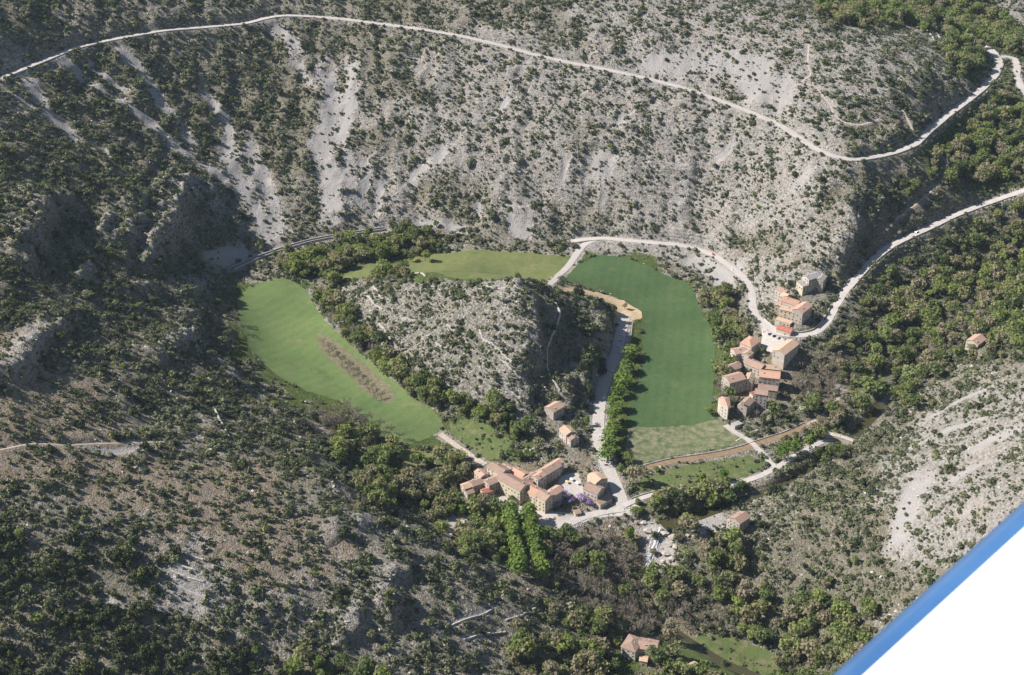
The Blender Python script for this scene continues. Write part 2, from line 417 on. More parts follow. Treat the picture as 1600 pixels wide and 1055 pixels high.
# ------------------------------------------------------------------ shape the ground
BASE = H.copy()
cg = cover_at(GX, GY, BASE)                                   # cover on the sheet
shrubD, leafD, bareD, oakD, dryA, greenA, screeA, relief = [cg[..., k].copy() for k in range(8)]
soft = np.ones(H.shape)
for poly, *_ in field_w.values():
    xs = [p[0] for p in poly]; ys = [p[1] for p in poly]
    i0, i1 = np.searchsorted(gx, [min(xs) - 12, max(xs) + 12]); j0, j1 = np.searchsorted(gy, [min(ys) - 12, max(ys) + 12])
    soft[j0:j1, i0:i1][in_poly(poly, GX[j0:j1, i0:i1], GY[j0:j1, i0:i1])] = 0
def blur(a, k):
    for _ in range(k):
        b = a.copy()
        b[1:-1, 1:-1] = (a[1:-1, 1:-1] * 4 + 2 * (a[:-2, 1:-1] + a[2:, 1:-1] + a[1:-1, :-2] + a[1:-1, 2:]) + a[:-2, :-2] + a[2:, 2:] + a[:-2, 2:] + a[2:, :-2]) / 16
        a = b
    return a
field_mask = 1 - soft
soft = blur(soft, 6) * np.clip(soft + .6, 0, 1)
relief = relief * soft * (1 - sstep(0, 400, far))
sl = np.hypot(*np.gradient(BASE, gy, gx))
rough = relief * (0.35 + 0.65 * sstep(.12, .5, sl))
warpx = 9 * fbm(GX / 45, GY / 45, 2, 31); warpy = 9 * fbm(GX / 45, GY / 45, 2, 32)
rid = fbm((GX + warpx) / 62, (GY + warpy) / 62, 4, 3, ridged=True)
mid = fbm((GX + warpx) / 24, (GY + warpy) / 24, 4, 9)
fine = fbm(GX / 8.5, GY / 8.5, 3, 17)
rib = fbm((GX + 1.6 * warpx) / 38, (GY + warpy) / 190, 3, 23, ridged=True)
H = BASE + rough * (5.0 * (rid - .25) + 2.6 * mid + 1.1 * fine + 5.5 * (rib - .3) * sstep(1240, 1330, GY) * sstep(.25, .5, sl))
# rock strata: level ledges on the rocky slopes
strat = rough * (1 - screeA) * sstep(.25, .6, sl)
q_ = (H + 3 * mid) / 6.5
fr = q_ - np.floor(q_)
H = H + strat * 3.0 * (sstep(.55, .95, fr) - fr) * (0.5 + fbm(GX / 90, GY / 90, 2, 77))
# terraces built on the hill, on the left slope and on the spur
for s, step_, amt in (("545,440 700,432 825,450 845,600 800,660 700,610 600,540 540,480", 4.2, .6),
                      ("240,840 340,820 360,900 340,960 250,960 220,900", 3.4, .35), ("700,930 860,910 900,960 820,1010 700,1000", 3.6, .35), ("1420,40 1520,60 1545,95 1470,100", 2.6, .5)):
    poly = [hit(a, b, arr=BASE)[:2] for a, b in P2(s)]
    m = blur(in_poly(poly, GX, GY).astype(float), 5)
    q_ = (H + .8 * mid) / step_; fr = q_ - np.floor(q_)
    H = H + m * amt * step_ * (sstep(.7, .98, fr) - fr)
jag = 1 + .5 * fbm(GX / 11, GY / 11, 3, 41); jag2 = fbm(GX / 7, GY / 7, 2, 44); jag3 = fbm(GX / 9, GY / 9, 3, 61) + 1.2 * fbm(GX / 30, GY / 30, 2, 63)
for h, b, q in crag_w:
    h *= .75
    d, s, hz = path_dist(q, b * 2.2)
    L_ = np.arange(len(q)) / max(1, len(q) - 1)
    dd = d + 2.5 * jag2
    prof = np.where(s < 0, np.exp(-(d / b) ** 2), np.exp(-(np.maximum(dd, 0) / 4.5) ** 2))
    ends = np.minimum(np.hypot(GX - q[0, 0], GY - q[0, 1]), np.hypot(GX - q[-1, 0], GY - q[-1, 1]))
    endw = sstep(-2, 16, ends)
    H = H + np.where(d < 1e8, h * prof * jag * endw * (0.25 + 0.75 * soft), 0)
    near = np.where(d < 1e8, prof * endw, 0)
    dryA *= 1 - .7 * near; screeA *= 1 - .8 * near; shrubD *= 1 - .45 * near
smask = np.zeros(H.shape)
for w, q in scree_w:
    w = w * 1.25
    d, s, hz = path_dist(q, w * 2.5)
    m = 1 - sstep(w * .25, w * 1.25, d + .38 * w * jag3)
    m = np.where(d < 1e8, m, 0) * np.clip(1.05 + .9 * mid, 0, 1)
    m = m * sstep(-4, 10, np.minimum(np.hypot(GX - q[0, 0], GY - q[0, 1]), np.hypot(GX - q[-1, 0], GY - q[-1, 1])) + 8 * jag3)
    H = H - .5 * m * soft
    smask = np.maximum(smask, m)
    screeA = np.maximum(screeA, m); shrubD *= 1 - .93 * m; dryA *= 1 - .85 * m; greenA *= 1 - .9 * m
    leafD *= 1 - m; oakD *= 1 - m; bareD *= 1 - m
H = H * (1 - .85 * smask) + blur(H, 6) * .85 * smask
def cut(q, hw, bank, drop, clear=1.0, trees=3.0):
    global H, shrubD, leafD, bareD, oakD, greenA
    d, s, hz = path_dist(q, hw + bank + 16)
    w = 1 - sstep(hw + .8, hw + bank, d)
    w = np.where(d < 1e8, w, 0)
    H = H * (1 - w) + (hz - drop) * w
    c = np.where(d < 1e8, 1 - sstep(hw + .5, hw + 2.2, d), 0) * clear
    for a in (shrubD, leafD, bareD, oakD): a *= 1 - c
    c2 = np.where(d < 1e8, 1 - sstep(hw + 2.5, hw + 6, d), 0)
    for a in (leafD, bareD, oakD): a *= 1 - np.where(d < 1e8, 1 - sstep(hw + trees, hw + trees + 5, d), 0)
    return c2
for k, (hw, q) in road_w.items():
    c2 = cut(q, hw, 8, .30, 1.0, 13.0 if k in ('valley_road', 'hairpin_road', 'upper_road') else 5.0)
    dryA = np.maximum(dryA * (1 - c2), .12 * c2); greenA *= 1 - .8 * c2
for k, (hw, q) in path_w.items():
    if k == 'field_path': continue
    c2 = cut(q, hw, 3.5, .12)
    greenA *= 1 - .5 * c2
c2 = cut(canal_w, 5.5, 9, 1.4); greenA *= 1 - .7 * c2
d, s, hz = path_dist(river_up, 30)
w = np.where(d < 1e8, 1 - sstep(3, 9, d), 0); H = H * (1 - w) + (-4.6) * w
for a in (shrubD, leafD, bareD, oakD): a *= 1 - np.where(d < 1e8, 1 - sstep(3.5, 5.5, d), 0)
d, s, hz = path_dist(river_dn, 24)
w = np.where(d < 1e8, 1 - sstep(2.5, 9, d), 0); H = H - 2.2 * w
for a in (shrubD, leafD, bareD, oakD): a *= 1 - np.where(d < 1e8, 1 - sstep(3, 5, d), 0)
for arr_, amt, w, line in ((leafD, .75, 7, "500,462 525,495 560,530 600,566 640,598 690,632 735,656 780,672"), (leafD, .0, 12, "508,452 535,490 575,528 615,565 655,597 695,625 735,648 780,668"), (bareD, .7, 6, "520,497 560,537 600,572 640,606"), (leafD, .6, 12, "1105,480 1125,510 1130,545 1120,570"), (leafD, .7, 9, "700,825 740,840 770,860"), (oakD, .5, 10, "905,500 930,540 920,590 900,620"),
                           (bareD, .6, 10, "1235,570 1260,595 1270,615"), (leafD, .5, 10, "1000,800 1050,792 1110,782 1160,765"), (leafD, .5, 12, "590,760 640,790 680,790"), (leafD, .16, 18, "880,860 940,890 980,930 1040,940"), (bareD, .5, 16, "880,860 940,890 980,930 1040,940")):
    d, s, hz = path_dist(world_path(line), w * 2.5)
    arr_ += np.where(d < 1e8, amt * (1 - sstep(w * .6, w * 1.2, d)), 0)
for k, (hw, q) in road_w.items():
    d, s, hz = path_dist(q, hw + 8)
    for a in (leafD, bareD): a *= np.where(d < 1e8, sstep(hw + 2, hw + 5, d), 1)
fm = blur(field_mask, 1)
H = H - .12 * sstep(.3, .9, fm)
for a in (shrubD, leafD, bareD, oakD): a *= 1 - sstep(.15, .6, fm)
fm3 = blur(field_mask, 3)
band = np.clip(1 - np.abs(fm3 - .30) / .22, 0, 1) * (BASE < 12) * np.clip(.7 + 1.6 * jag3, 0, 1)
for k, (hw, q) in road_w.items():
    d, s, hz = path_dist(q, hw + 8); band = band * np.where(d < 1e8, sstep(hw + .5, hw + 2.5, d), 1)
shrubD = np.maximum(shrubD, .75 * band)
for k in ('canal_garden', 'meadow', 'meadow.001', 'meadow.002'):
    m = in_poly(field_w[k][0], GX, GY); shrubD[m] += .10; leafD[m] += .02

# ------------------------------------------------------------------ materials
def new_mat(name):
    m = bpy.data.materials.new(name); m.use_nodes = True
    nt = m.node_tree; b = nt.nodes['Principled BSDF']
    b.inputs['Roughness'].default_value = 0.9
    b.inputs['Specular IOR Level'].default_value = 0.15
    return m, nt, b
class NT:
    def __init__(s, nt): s.nt = nt
    def node(s, t, **kw):
        nd = s.nt.nodes.new(t)
        for k, v in kw.items():
            if k.startswith('i_'):
                nd.inputs[k[2:].replace('_', ' ')].default_value = v
            else: setattr(nd, k, v)
        return nd
    def ln(s, a, b): s.nt.links.new(a, b)
    def noise(s, vec, scale, detail=4, rough=.55):
        nd = s.node('ShaderNodeTexNoise', i_Scale=scale, i_Detail=detail, i_Roughness=rough)
        if vec is not None: s.ln(vec, nd.inputs['Vector'])
        return nd.outputs['Fac']
    def ramp(s, fac, stops):
        nd = s.node('ShaderNodeValToRGB'); e = nd.color_ramp.elements
        while len(e) < len(stops): e.new(.5)
        for k, (p, c) in enumerate(stops):
            e[k].position = p; e[k].color = (*c, 1) if len(c) == 3 else c
        s.ln(fac, nd.inputs['Fac']); return nd.outputs['Color']
    def mix(s, fac, a, b, mode='MIX'):
        nd = s.node('ShaderNodeMix', data_type='RGBA', blend_type=mode)
        for sock, v in ((nd.inputs[0], fac), (nd.inputs[6], a), (nd.inputs[7], b)):
            if isinstance(v, (int, float)): sock.default_value = v
            elif isinstance(v, tuple): sock.default_value = (*v, 1) if len(v) == 3 else v
            else: s.ln(v, sock)
        return nd.outputs[2]
    def math(s, op, a, b=0.0, c=None, clamp=False):
        nd = s.node('ShaderNodeMath', operation=op, use_clamp=clamp)
        for k, v in enumerate((a, b) if c is None else (a, b, c)):
            if isinstance(v, (int, float)): nd.inputs[k].default_value = v
            else: s.ln(v, nd.inputs[k])
        return nd.outputs[0]
    def bump(s, h, strength, dist):
        nd = s.node('ShaderNodeBump', i_Strength=strength, i_Distance=dist)
        s.ln(h, nd.inputs['Height']); return nd.outputs['Normal']
    def pos(s): return s.node('ShaderNodeNewGeometry').outputs['Position']
    def obj(s): return s.node('ShaderNodeTexCoord').outputs['Object']
    def rnd(s): return s.node('ShaderNodeObjectInfo').outputs['Random']

def flat_mat(name, c1, c2, scale, bumpd=.1, rough=.9, world_space=True, detail=5, extra=None):
    m, nt, b = new_mat(name); t = NT(nt)
    v = t.pos() if world_space else t.obj()
    f = t.noise(v, scale, detail, .6)
    col = t.ramp(f, [(.3, c1), (.7, c2)])
    if extra: col = extra(t, v, col)
    t.ln(col, b.inputs['Base Color'])
    b.inputs['Roughness'].default_value = rough
    if bumpd: t.ln(t.bump(t.noise(v, scale * 4, 3), .6, bumpd), b.inputs['Normal'])
    return m

def terrain_material():
    m, nt, b = new_mat('limestone_ground'); t = NT(nt)
    v = t.pos()
    at = t.node('ShaderNodeAttribute', attribute_name='cov')
    sep = t.node('ShaderNodeSeparateColor'); t.ln(at.outputs['Color'], sep.inputs['Color'])
    dry, green, scree = sep.outputs; low = at.outputs['Alpha']
    n_big = t.noise(v, .035, 4, .6); n_mid = t.noise(v, .22, 5, .65); n_fin = t.noise(v, .9, 4, .7)
    rock = t.ramp(n_mid, [(.28, (.20, .182, .164)), (.44, (.34, .312, .288)), (.58, (.435, .402, .376)), (.78, (.525, .492, .465))])
    rock = t.mix(t.math('MULTIPLY', t.ramp(n_big, [(.45, (0, 0, 0)), (.7, (1, 1, 1))]), .30), rock, (.50, .38, .28))
    # block joints and fissures
    vo = t.node('ShaderNodeTexVoronoi', feature='DISTANCE_TO_EDGE', i_Scale=.42); 
    wv = t.node('ShaderNodeVectorMath', operation='MULTIPLY_ADD'); 
    nc = t.node('ShaderNodeTexNoise', i_Scale=.3, i_Detail=3); t.ln(v, nc.inputs['Vector'])
    t.ln(nc.outputs['Color'], wv.inputs[0]); wv.inputs[1].default_value = (4, 4, 4); t.ln(v, wv.inputs[2])
    t.ln(wv.outputs[0], vo.inputs['Vector'])
    scree_c = t.ramp(n_fin, [(.3, (.24, .224, .212)), (.5, (.29, .272, .258)), (.7, (.345, .325, .308))])
    sw = t.node('ShaderNodeTexWave', bands_direction='Z', i_Scale=.09, i_Distortion=11.0, i_Detail=5.0, i_Detail_Scale=.16, i_Detail_Roughness=.6); t.ln(v, sw.inputs['Vector'])
    rock = t.mix(t.math('MULTIPLY', t.ramp(sw.outputs['Fac'], [(.0, (1, 1, 1)), (.28, (0, 0, 0))]), .45), rock, (.19, .175, .155))
    rock = t.mix(scree, rock, scree_c)
    soil = t.ramp(n_fin, [(.28, (.15, .11, .072)), (.5, (.265, .205, .14)), (.75, (.38, .315, .235))])
    dn = t.math('SUBTRACT', t.math('ADD', dry, t.math('MULTIPLY', t.math('SUBTRACT', n_mid, .5), 1.9)), .12)
    dn = t.ramp(dn, [(.12, (0, 0, 0)), (.62, (1, 1, 1))])
    col = t.mix(dn, rock, soil)
    # low tufts of thyme, box and grass between the stones
    tuft = t.ramp(n_fin, [(.3, (.075, .08, .05)), (.5, (.13, .13, .085)), (.72, (.20, .19, .14))])
    n_t = t.noise(v, .42, 6, .74)
    ta = t.math('ADD', n_t, t.math('MULTIPLY', t.math('SUBTRACT', low, .5), .22))
    ta = t.ramp(ta, [(.47, (0, 0, 0)), (.56, (1, 1, 1))])
    ta = t.math('MULTIPLY', ta, t.math('SUBTRACT', 1.0, t.math('MULTIPLY', scree, .9)))
    ta = t.math('MULTIPLY', ta, t.math('SUBTRACT', 1.0, t.math('MULTIPLY', dry, .45)))
    col = t.mix(ta, col, tuft)
    grass = t.ramp(n_mid, [(.3, (.055, .08, .022)), (.55, (.10, .13, .04)), (.75, (.17, .165, .07))])
    ga = t.ramp(t.math('ADD', green, t.math('MULTIPLY', t.math('SUBTRACT', n_mid, .5), 1.4)), [(.32, (0, 0, 0)), (.6, (1, 1, 1))])
    col = t.mix(ga, col, grass)
    t.ln(col, b.inputs['Base Color'])
    hgt = t.math('ADD', t.math('MULTIPLY', n_mid, 2.2), t.math('MULTIPLY', t.noise(v, .7, 6, .75), 1.1))
    hgt = t.math('ADD', hgt, t.math('MULTIPLY', t.math('MINIMUM', vo.outputs['Distance'], .22), 2.2))
    hgt = t.math('ADD', hgt, t.math('MULTIPLY', t.math('MULTIPLY', sw.outputs['Fac'], .55), t.math('SUBTRACT', 1.0, t.math('MINIMUM', t.math('MULTIPLY', scree, 1.8), 1.0))))
    k = t.math('SUBTRACT', 1.0, t.math('MULTIPLY', scree, .75))
    hgt = t.math('MULTIPLY', hgt, k)
    t.ln(t.bump(hgt, 1.0, 1.3), b.inputs['Normal'])
    b.inputs['Roughness'].default_value = .95; b.inputs['Specular IOR Level'].default_value = .05
    return m
M = {}
M['ground'] = terrain_material()
def field_extra(freq, amt, c, patch=None, pc=(.3, .25, .17), thr=(.55, .62), rot=8):
    def f(t, v, col):
        mp = t.node('ShaderNodeMapping'); mp.inputs['Rotation'].default_value = (0, 0, R(rot)); t.ln(v, mp.inputs['Vector'])
        w = t.node('ShaderNodeTexWave', i_Scale=freq, i_Distortion=1.6, i_Detail=3.0, i_Detail_Scale=.5); t.ln(mp.outputs[0], w.inputs['Vector'])
        col = t.mix(t.math('MULTIPLY', w.outputs['Fac'], amt), col, c)
        big = t.noise(v, .03, 4, .6)
        col = t.mix(t.math('MULTIPLY', t.ramp(big, [(.42, (0,0,0)), (.68, (1,1,1))]), .35), col, c)
        f2 = t.noise(v, .9, 5, .75)
        col = t.mix(1.0, col, t.ramp(f2, [(.3, (.72, .74, .7)), (.7, (1.25, 1.22, 1.25))]), 'MULTIPLY')
        b2 = t.noise(v, .014, 3, .5)
        col = t.mix(1.0, col, t.ramp(b2, [(.35, (.82, .86, .85)), (.65, (1.15, 1.1, 1.1))]), 'MULTIPLY')
        if patch:
            pn = t.noise(v, patch, 6, .72)
            col = t.mix(t.ramp(pn, [(thr[0], (0,0,0)), (thr[1], (1,1,1))]), col, pc)
        return col
    return f
M['field_light'] = flat_mat('meadow_grass', (.078, .128, .04), (.105, .158, .052), .25, .12, extra=field_extra(.026, .38, (.135, .168, .066), .07, (.20, .165, .085), (.56, .76), 40))
M['field_olive'] = flat_mat('olive_grass', (.09, .118, .038), (.14, .158, .058), .15, .12, extra=field_extra(.018, .2, (.17, .175, .08), .07, (.21, .17, .10), (.58, .72)))
M['field_dark'] = flat_mat('crop_green', (.046, .084, .031), (.062, .105, .039), .2, .1, extra=field_extra(.033, .28, (.078, .118, .047), .045, (.105, .118, .05), (.56, .78)))
M['field_patchy'] = flat_mat('patchy_crop', (.055, .092, .032), (.085, .115, .045), .2, .1, extra=field_extra(.12, .3, (.10, .13, .05), .16, (.25, .215, .15), (.40, .68)))
M['field_lush'] = flat_mat('lush_grass', (.06, .09, .028), (.105, .14, .045), .16, .2, extra=field_extra(.1, .3, (.12, .14, .055), .12, (.16, .145, .075), (.5, .66)))
M['field_dry'] = flat_mat('dry_meadow', (.14, .15, .055), (.19, .185, .08), .2, .1)
M['sand'] = flat_mat('yellow_earth', (.38, .28, .165), (.52, .41, .27), .3, .25)
M['brown'] = flat_mat('brown_scrub', (.085, .085, .045), (.185, .16, .105), .25, .2)
M['gravel'] = flat_mat('gravel', (.35, .318, .285), (.45, .415, .38), .4, .05)
M['asphalt'] = flat_mat('pale_asphalt', (.38, .345, .312), (.47, .432, .395), .12, .02, extra=lambda t, v, c: t.mix(t.math('MULTIPLY', t.ramp(t.noise(v, .6, 4), [(.45, (0,0,0)), (.7, (1,1,1))]), .35), c, (.34, .30, .27)))
M['dirt'] = flat_mat('trodden_earth', (.33, .27, .205), (.47, .41, .34), .4, .1)
M['worn'] = flat_mat('worn_grass', (.12, .125, .055), (.20, .18, .095), .4, .1)
M['canal_mud'] = flat_mat('canal_mud', (.17, .115, .07), (.27, .195, .125), .3, .1)
M['stone'] = flat_mat('dry_stone', (.30, .275, .245), (.52, .485, .44), .9, .12, world_space=True)
M['boulder'] = flat_mat('river_limestone', (.24, .21, .175), (.46, .415, .36), .35, .25)
def water_mat(name, c, rough=.08):
    m, nt, b = new_mat(name); t = NT(nt)
    b.inputs['Base Color'].default_value = (*c, 1); b.inputs['Roughness'].default_value = rough; b.inputs['Specular IOR Level'].default_value = .5
    t.ln(t.bump(t.noise(t.pos(), .8, 3), .25, .06), b.inputs['Normal'])
    return m
M['water'] = water_mat('river_water', (.055, .05, .022))
M['canal_water'] = water_mat('canal_water', (.03, .05, .07), .04)
M['foam'] = flat_mat('falling_water', (.62, .66, .70), (.86, .88, .9), .5, .15, rough=.4)

# ------------------------------------------------------------------ the terrain sheet
ny, nx = H.shape
co = np.empty((ny * nx, 3), np.float32)
co[:, 0] = GX.ravel(); co[:, 1] = GY.ravel(); co[:, 2] = H.ravel()
# break the grid's regularity a little
jit = (soft * (far < 1) * (blur(np.maximum(screeA, 0), 1) < 2)).ravel()
jx = rng.uniform(-.45, .45, ny * nx) * jit; jy = rng.uniform(-.45, .45, ny * nx) * jit
co[:, 2] += (bil(H, co[:, 0] + jx, co[:, 1] + jy) - co[:, 2]).astype(np.float32)
co[:, 0] += jx; co[:, 1] += jy
idx = np.arange(ny * nx).reshape(ny, nx)
quads = np.stack([idx[:-1, :-1], idx[:-1, 1:], idx[1:, 1:], idx[1:, :-1]], -1).reshape(-1, 4)
me = bpy.data.meshes.new('terrain')
me.vertices.add(len(co)); me.vertices.foreach_set('co', co.ravel())
me.loops.add(quads.size); me.loops.foreach_set('vertex_index', quads.ravel().astype(np.int32))
me.polygons.add(len(quads))
me.polygons.foreach_set('loop_start', np.arange(0, quads.size, 4, dtype=np.int32))
me.polygons.foreach_set('loop_total', np.full(len(quads), 4, np.int32))
me.polygons.foreach_set('use_smooth', np.ones(len(quads), bool))
me.update(calc_edges=True)
ca = me.color_attributes.new('cov', 'FLOAT_COLOR', 'POINT')
cc = np.stack([dryA, greenA, screeA, np.clip(shrubD + .3 * (leafD + bareD + oakD), 0, 1)], -1).reshape(-1, 4).astype(np.float32)
ca.data.foreach_set('color', cc.ravel())
me.materials.append(M['ground'])
terrain = link('terrain', me)
tag(terrain, 'rocky limestone slopes and valley floor of the whole cirque', 'terrain', kind='structure')

# ------------------------------------------------------------------ roads, paths, fields
def offsets(q):
    t = np.gradient(q[:, :2], axis=0); t /= np.linalg.norm(t, axis=1, keepdims=True) + 1e-9
    return np.stack([t[:, 1], -t[:, 0]], 1)          # to the right of travel
def ribbon(name, q, hw, mat, lift=.06, skirt=1.0, wob=.25):
    nrm = offsets(q); k = len(q)
    w1 = hw + wob * fbm(q[:, 0] / 9, q[:, 1] / 9, 2, 5); w2 = hw + wob * fbm(q[:, 0] / 9, q[:, 1] / 9, 2, 6)
    vs = []
    for i in range(k):
        for off, dz in ((-w1[i], -skirt), (-w1[i], lift), (0, lift + .05), (w2[i], lift), (w2[i], -skirt)):
            vs.append((q[i, 0] + nrm[i, 0] * off, q[i, 1] + nrm[i, 1] * off, q[i, 2] + dz))
    fs = [(5 * i + j, 5 * i + j + 1, 5 * i + j + 6, 5 * i + j + 5) for i in range(k - 1) for j in range(4)]
    return link(name, mesh_from(name, vs, fs, [mat]))
def wall_along(name, q, off, th, h, mat, below=.8, jag=.06, taper=1.0, h2=None):
    nrm = offsets(q); k = len(q); vs = []
    for i in range(k):
        j = random.uniform(-jag, jag)
        for o, dz in ((off - th * .5 * 1.25, -below), (off - th * .5, h + j), (off + th * .5, h + j), (off + th * .5 * 1.25, -below)):
            vs.append((q[i, 0] + nrm[i, 0] * o, q[i, 1] + nrm[i, 1] * o, q[i, 2] + dz))
    fs = [(4 * i + j, 4 * i + j + 1, 4 * i + j + 5, 4 * i + j + 4) for i in range(k - 1) for j in range(3)]
    fs += [(0, 3, 2, 1), (4 * k - 4, 4 * k - 3, 4 * k - 2, 4 * k - 1)]
    return link(name, mesh_from(name, vs, fs, [mat]))
ROADLAB = {'upper_road': 'long pale road climbing across the far slope and round the spur', 'hairpin_road': 'short road branch turning down behind the spur',
 'valley_road': 'pale road curving past the hamlet and up the wooded side valley', 'farm_track': 'pale track running down from the valley road to the rocky hill',
 'car_park_lane': 'broad gravel lane with parked cars between the rocky hill and the tree row', 'river_lane': 'narrow pale lane beside the river leading to the stone bridge',
 'church_lane': 'narrow pale lane leading down from the church', 'square_road': 'pale road through the square below the village'}
for k, (hw, q) in road_w.items():
    mat = M['gravel'] if k in ('car_park_lane', 'square_road', 'farm_track') else M['asphalt']
    lift = {'upper_road': .06, 'hairpin_road': .075, 'valley_road': .06, 'farm_track': .075, 'car_park_lane': .06, 'river_lane': .09, 'church_lane': .075, 'square_road': .105}[k]
    tag(ribbon(k, q, hw, mat, lift), ROADLAB[k], 'road', kind='structure')
PATHLAB = {'canal_bed': 'brown drained canal bed curving below the crop field', 'orchard_track': 'short earth track beyond the canal', 'hill_trail': 'pale trail crossing the left slope',
 'spur_trail': 'winding trail on the spur above the upper road', 'spur_trail.001': 'short trail dropping to the bend of the upper road', 'spur_trail.002': 'straight pale trail above the right end of the upper road', 'nose_trail': 'trail winding down the slope between the two roads',
 'ridge_trail': 'thin trail along the top of the spur', 'field_path': 'thin earth path along the edge of the pale field', 'village_path': 'tan earth path leading from the pale field to the village'}
path_w['field_path'][1][:, 2] = bil(H, path_w['field_path'][1][:, 0], path_w['field_path'][1][:, 1]) + .16
for k, (hw, q) in path_w.items():
    nm = k.split('.')[0]
    tag(ribbon(nm, q, hw, M['canal_mud'] if k == 'canal_bed' else (M['worn'] if k == 'field_path' else M['dirt']), .05, .4, .35), PATHLAB[k], 'path', kind='structure')
def sheet(name, poly, mat, lift, rag=2.2):
    b = np.array(poly + [poly[0]])
    L = np.concatenate([[0], np.cumsum(np.hypot(*np.diff(b, axis=0).T))])
    m = max(6, int(L[-1] / 1.8)); t = np.linspace(0, L[-1], m, endpoint=False)
    bx = np.interp(t, L, b[:, 0]); by = np.interp(t, L, b[:, 1])
    bx = (np.roll(bx, 1) + 2 * bx + np.roll(bx, -1)) / 4; by = (np.roll(by, 1) + 2 * by + np.roll(by, -1)) / 4
    bx += rag * fbm(bx / 7, by / 7, 3, 71); by += rag * fbm(bx / 7, by / 7, 3, 72)
    ring = list(zip(bx, by))
    X, Y = np.meshgrid(np.arange(min(bx), max(bx), 4.0), np.arange(min(by), max(by), 4.0))
    ins = in_poly(ring, X, Y)
    pv = [Vector(p) for p in ring] + [Vector((a, c)) for a, c in zip(X[ins], Y[ins])]
    r = delaunay_2d_cdt(pv, [(i, (i + 1) % m) for i in range(m)], [], 1, 1e-4)
    v2 = np.array([(p.x, p.y) for p in r[0]])
    z = bil(H, v2[:, 0], v2[:, 1]) + lift
    return link(name, mesh_from(name, np.column_stack([v2, z]), [tuple(f) for f in r[2]], [mat], smooth=True))
LIFT = {'field.003': .16, 'scrub_strip': .24, 'sand_bank': .20, 'courtyard': .14, 'square_gravel': .13}
for k, (poly, mat, lab, _) in field_w.items():
    tag(sheet(k.split('.')[0], poly, M[mat], LIFT.get(k, .18)), lab, 'ground', kind='structure')

# ------------------------------------------------------------------ water
def water_strip(name, q, hw, z, mat):
    nrm = offsets(q)
    vs = []
    for i in range(len(q)):
        zz = z if z is not None else q[i, 2] - 1.2
        for o in (-hw, 0, hw): vs.append((q[i, 0] + nrm[i, 0] * o, q[i, 1] + nrm[i, 1] * o, zz))
    fs = [(3 * i + j, 3 * i + j + 1, 3 * i + j + 4, 3 * i + j + 3) for i in range(len(q) - 1) for j in range(2)]
    return link(name, mesh_from(name, vs, fs, [mat], smooth=True))
tag(water_strip('river', river_up, 9, -3.35, M['water']), 'dark olive river pool above the waterfall', 'river', kind='structure')
tag(water_strip('river', river_dn, 4.0, None, M['water']), 'river in the gorge below the waterfall', 'river', kind='structure')

# ------------------------------------------------------------------ plants
def leaf_mat(name, stops, trans=.3, rough=.75):
    m, nt, b = new_mat(name); t = NT(nt)
    col = t.ramp(t.rnd(), stops)
    v = t.obj()
    nz = t.noise(v, 1.1, 3)
    col = t.mix(t.math('MULTIPLY', t.ramp(nz, [(.35, (0,0,0)), (.7, (1,1,1))]), .5), col, t.mix(1.0, col, (1.45, 1.4, 1.25), 'MULTIPLY'))
    t.ln(col, b.inputs['Base Color']); b.inputs['Roughness'].default_value = rough
    tr = t.node('ShaderNodeBsdfTranslucent'); t.ln(t.mix(1.0, col, (1.15, 1.3, .7), 'MULTIPLY'), tr.inputs['Color'])
    mx = t.node('ShaderNodeMixShader'); mx.inputs[0].default_value = trans
    out = nt.nodes['Material Output']
    t.ln(b.outputs[0], mx.inputs[1]); t.ln(tr.outputs[0], mx.inputs[2]); t.ln(mx.outputs[0], out.inputs['Surface'])
    return m
M['leaf_shrub'] = leaf_mat('shrub_leaves', [(0, (0.063, 0.073, 0.042)), (.25, (0.104, 0.119, 0.067)), (.5, (0.155, 0.164, 0.107)), (.7, (0.123, 0.158, 0.061)), (.88, (0.248, 0.237, 0.177)), (1, (0.186, 0.207, 0.088))], .2)
M['leaf_green'] = leaf_mat('spring_leaves', [(0, (0.086, 0.109, 0.053)), (.2, (0.173, 0.202, 0.076)), (.36, (0.231, 0.271, 0.094)), (.5, (0.259, 0.242, 0.140)), (.68, (0.277, 0.237, 0.182)), (.82, (0.184, 0.219, 0.085)), (1, (0.127, 0.161, 0.068))], .42)
M['leaf_bright'] = leaf_mat('plane_tree_leaves', [(0, (0.129, 0.190, 0.047)), (.5, (0.155, 0.216, 0.052)), (1, (0.186, 0.237, 0.064))], .4)
M['leaf_oak'] = leaf_mat('evergreen_oak_leaves', [(0, (0.038, 0.053, 0.025)), (.5, (0.059, 0.074, 0.032)), (.85, (0.080, 0.095, 0.042)), (1, (0.131, 0.148, 0.049))], .15)
M['leaf_dark'] = leaf_mat('conifer_needles', [(0, (.022, .034, .024)), (1, (.036, .05, .032))], .08)
M['leaf_cedar'] = leaf_mat('cedar_needles', [(0, (.04, .058, .05)), (1, (.05, .07, .06))], .08)
M['leaf_pale'] = leaf_mat('pale_blossom', [(0, (.26, .28, .18)), (1, (.38, .40, .29))], .25)
M['leaf_lime'] = leaf_mat('silvery_leaves', [(0, (.19, .23, .10)), (1, (.24, .29, .14))], .3)
M['leaf_purple'] = leaf_mat('wisteria_blossom', [(0, (.27, .19, .42)), (1, (.38, .29, .52))], .25)
M['twig'] = leaf_mat('bare_twigs', [(0, (.19, .16, .13)), (.5, (.25, .215, .175)), (1, (.31, .275, .235))], .0)
M['bark'] = flat_mat('bark', (.10, .08, .06), (.22, .18, .14), 2.0, .03)

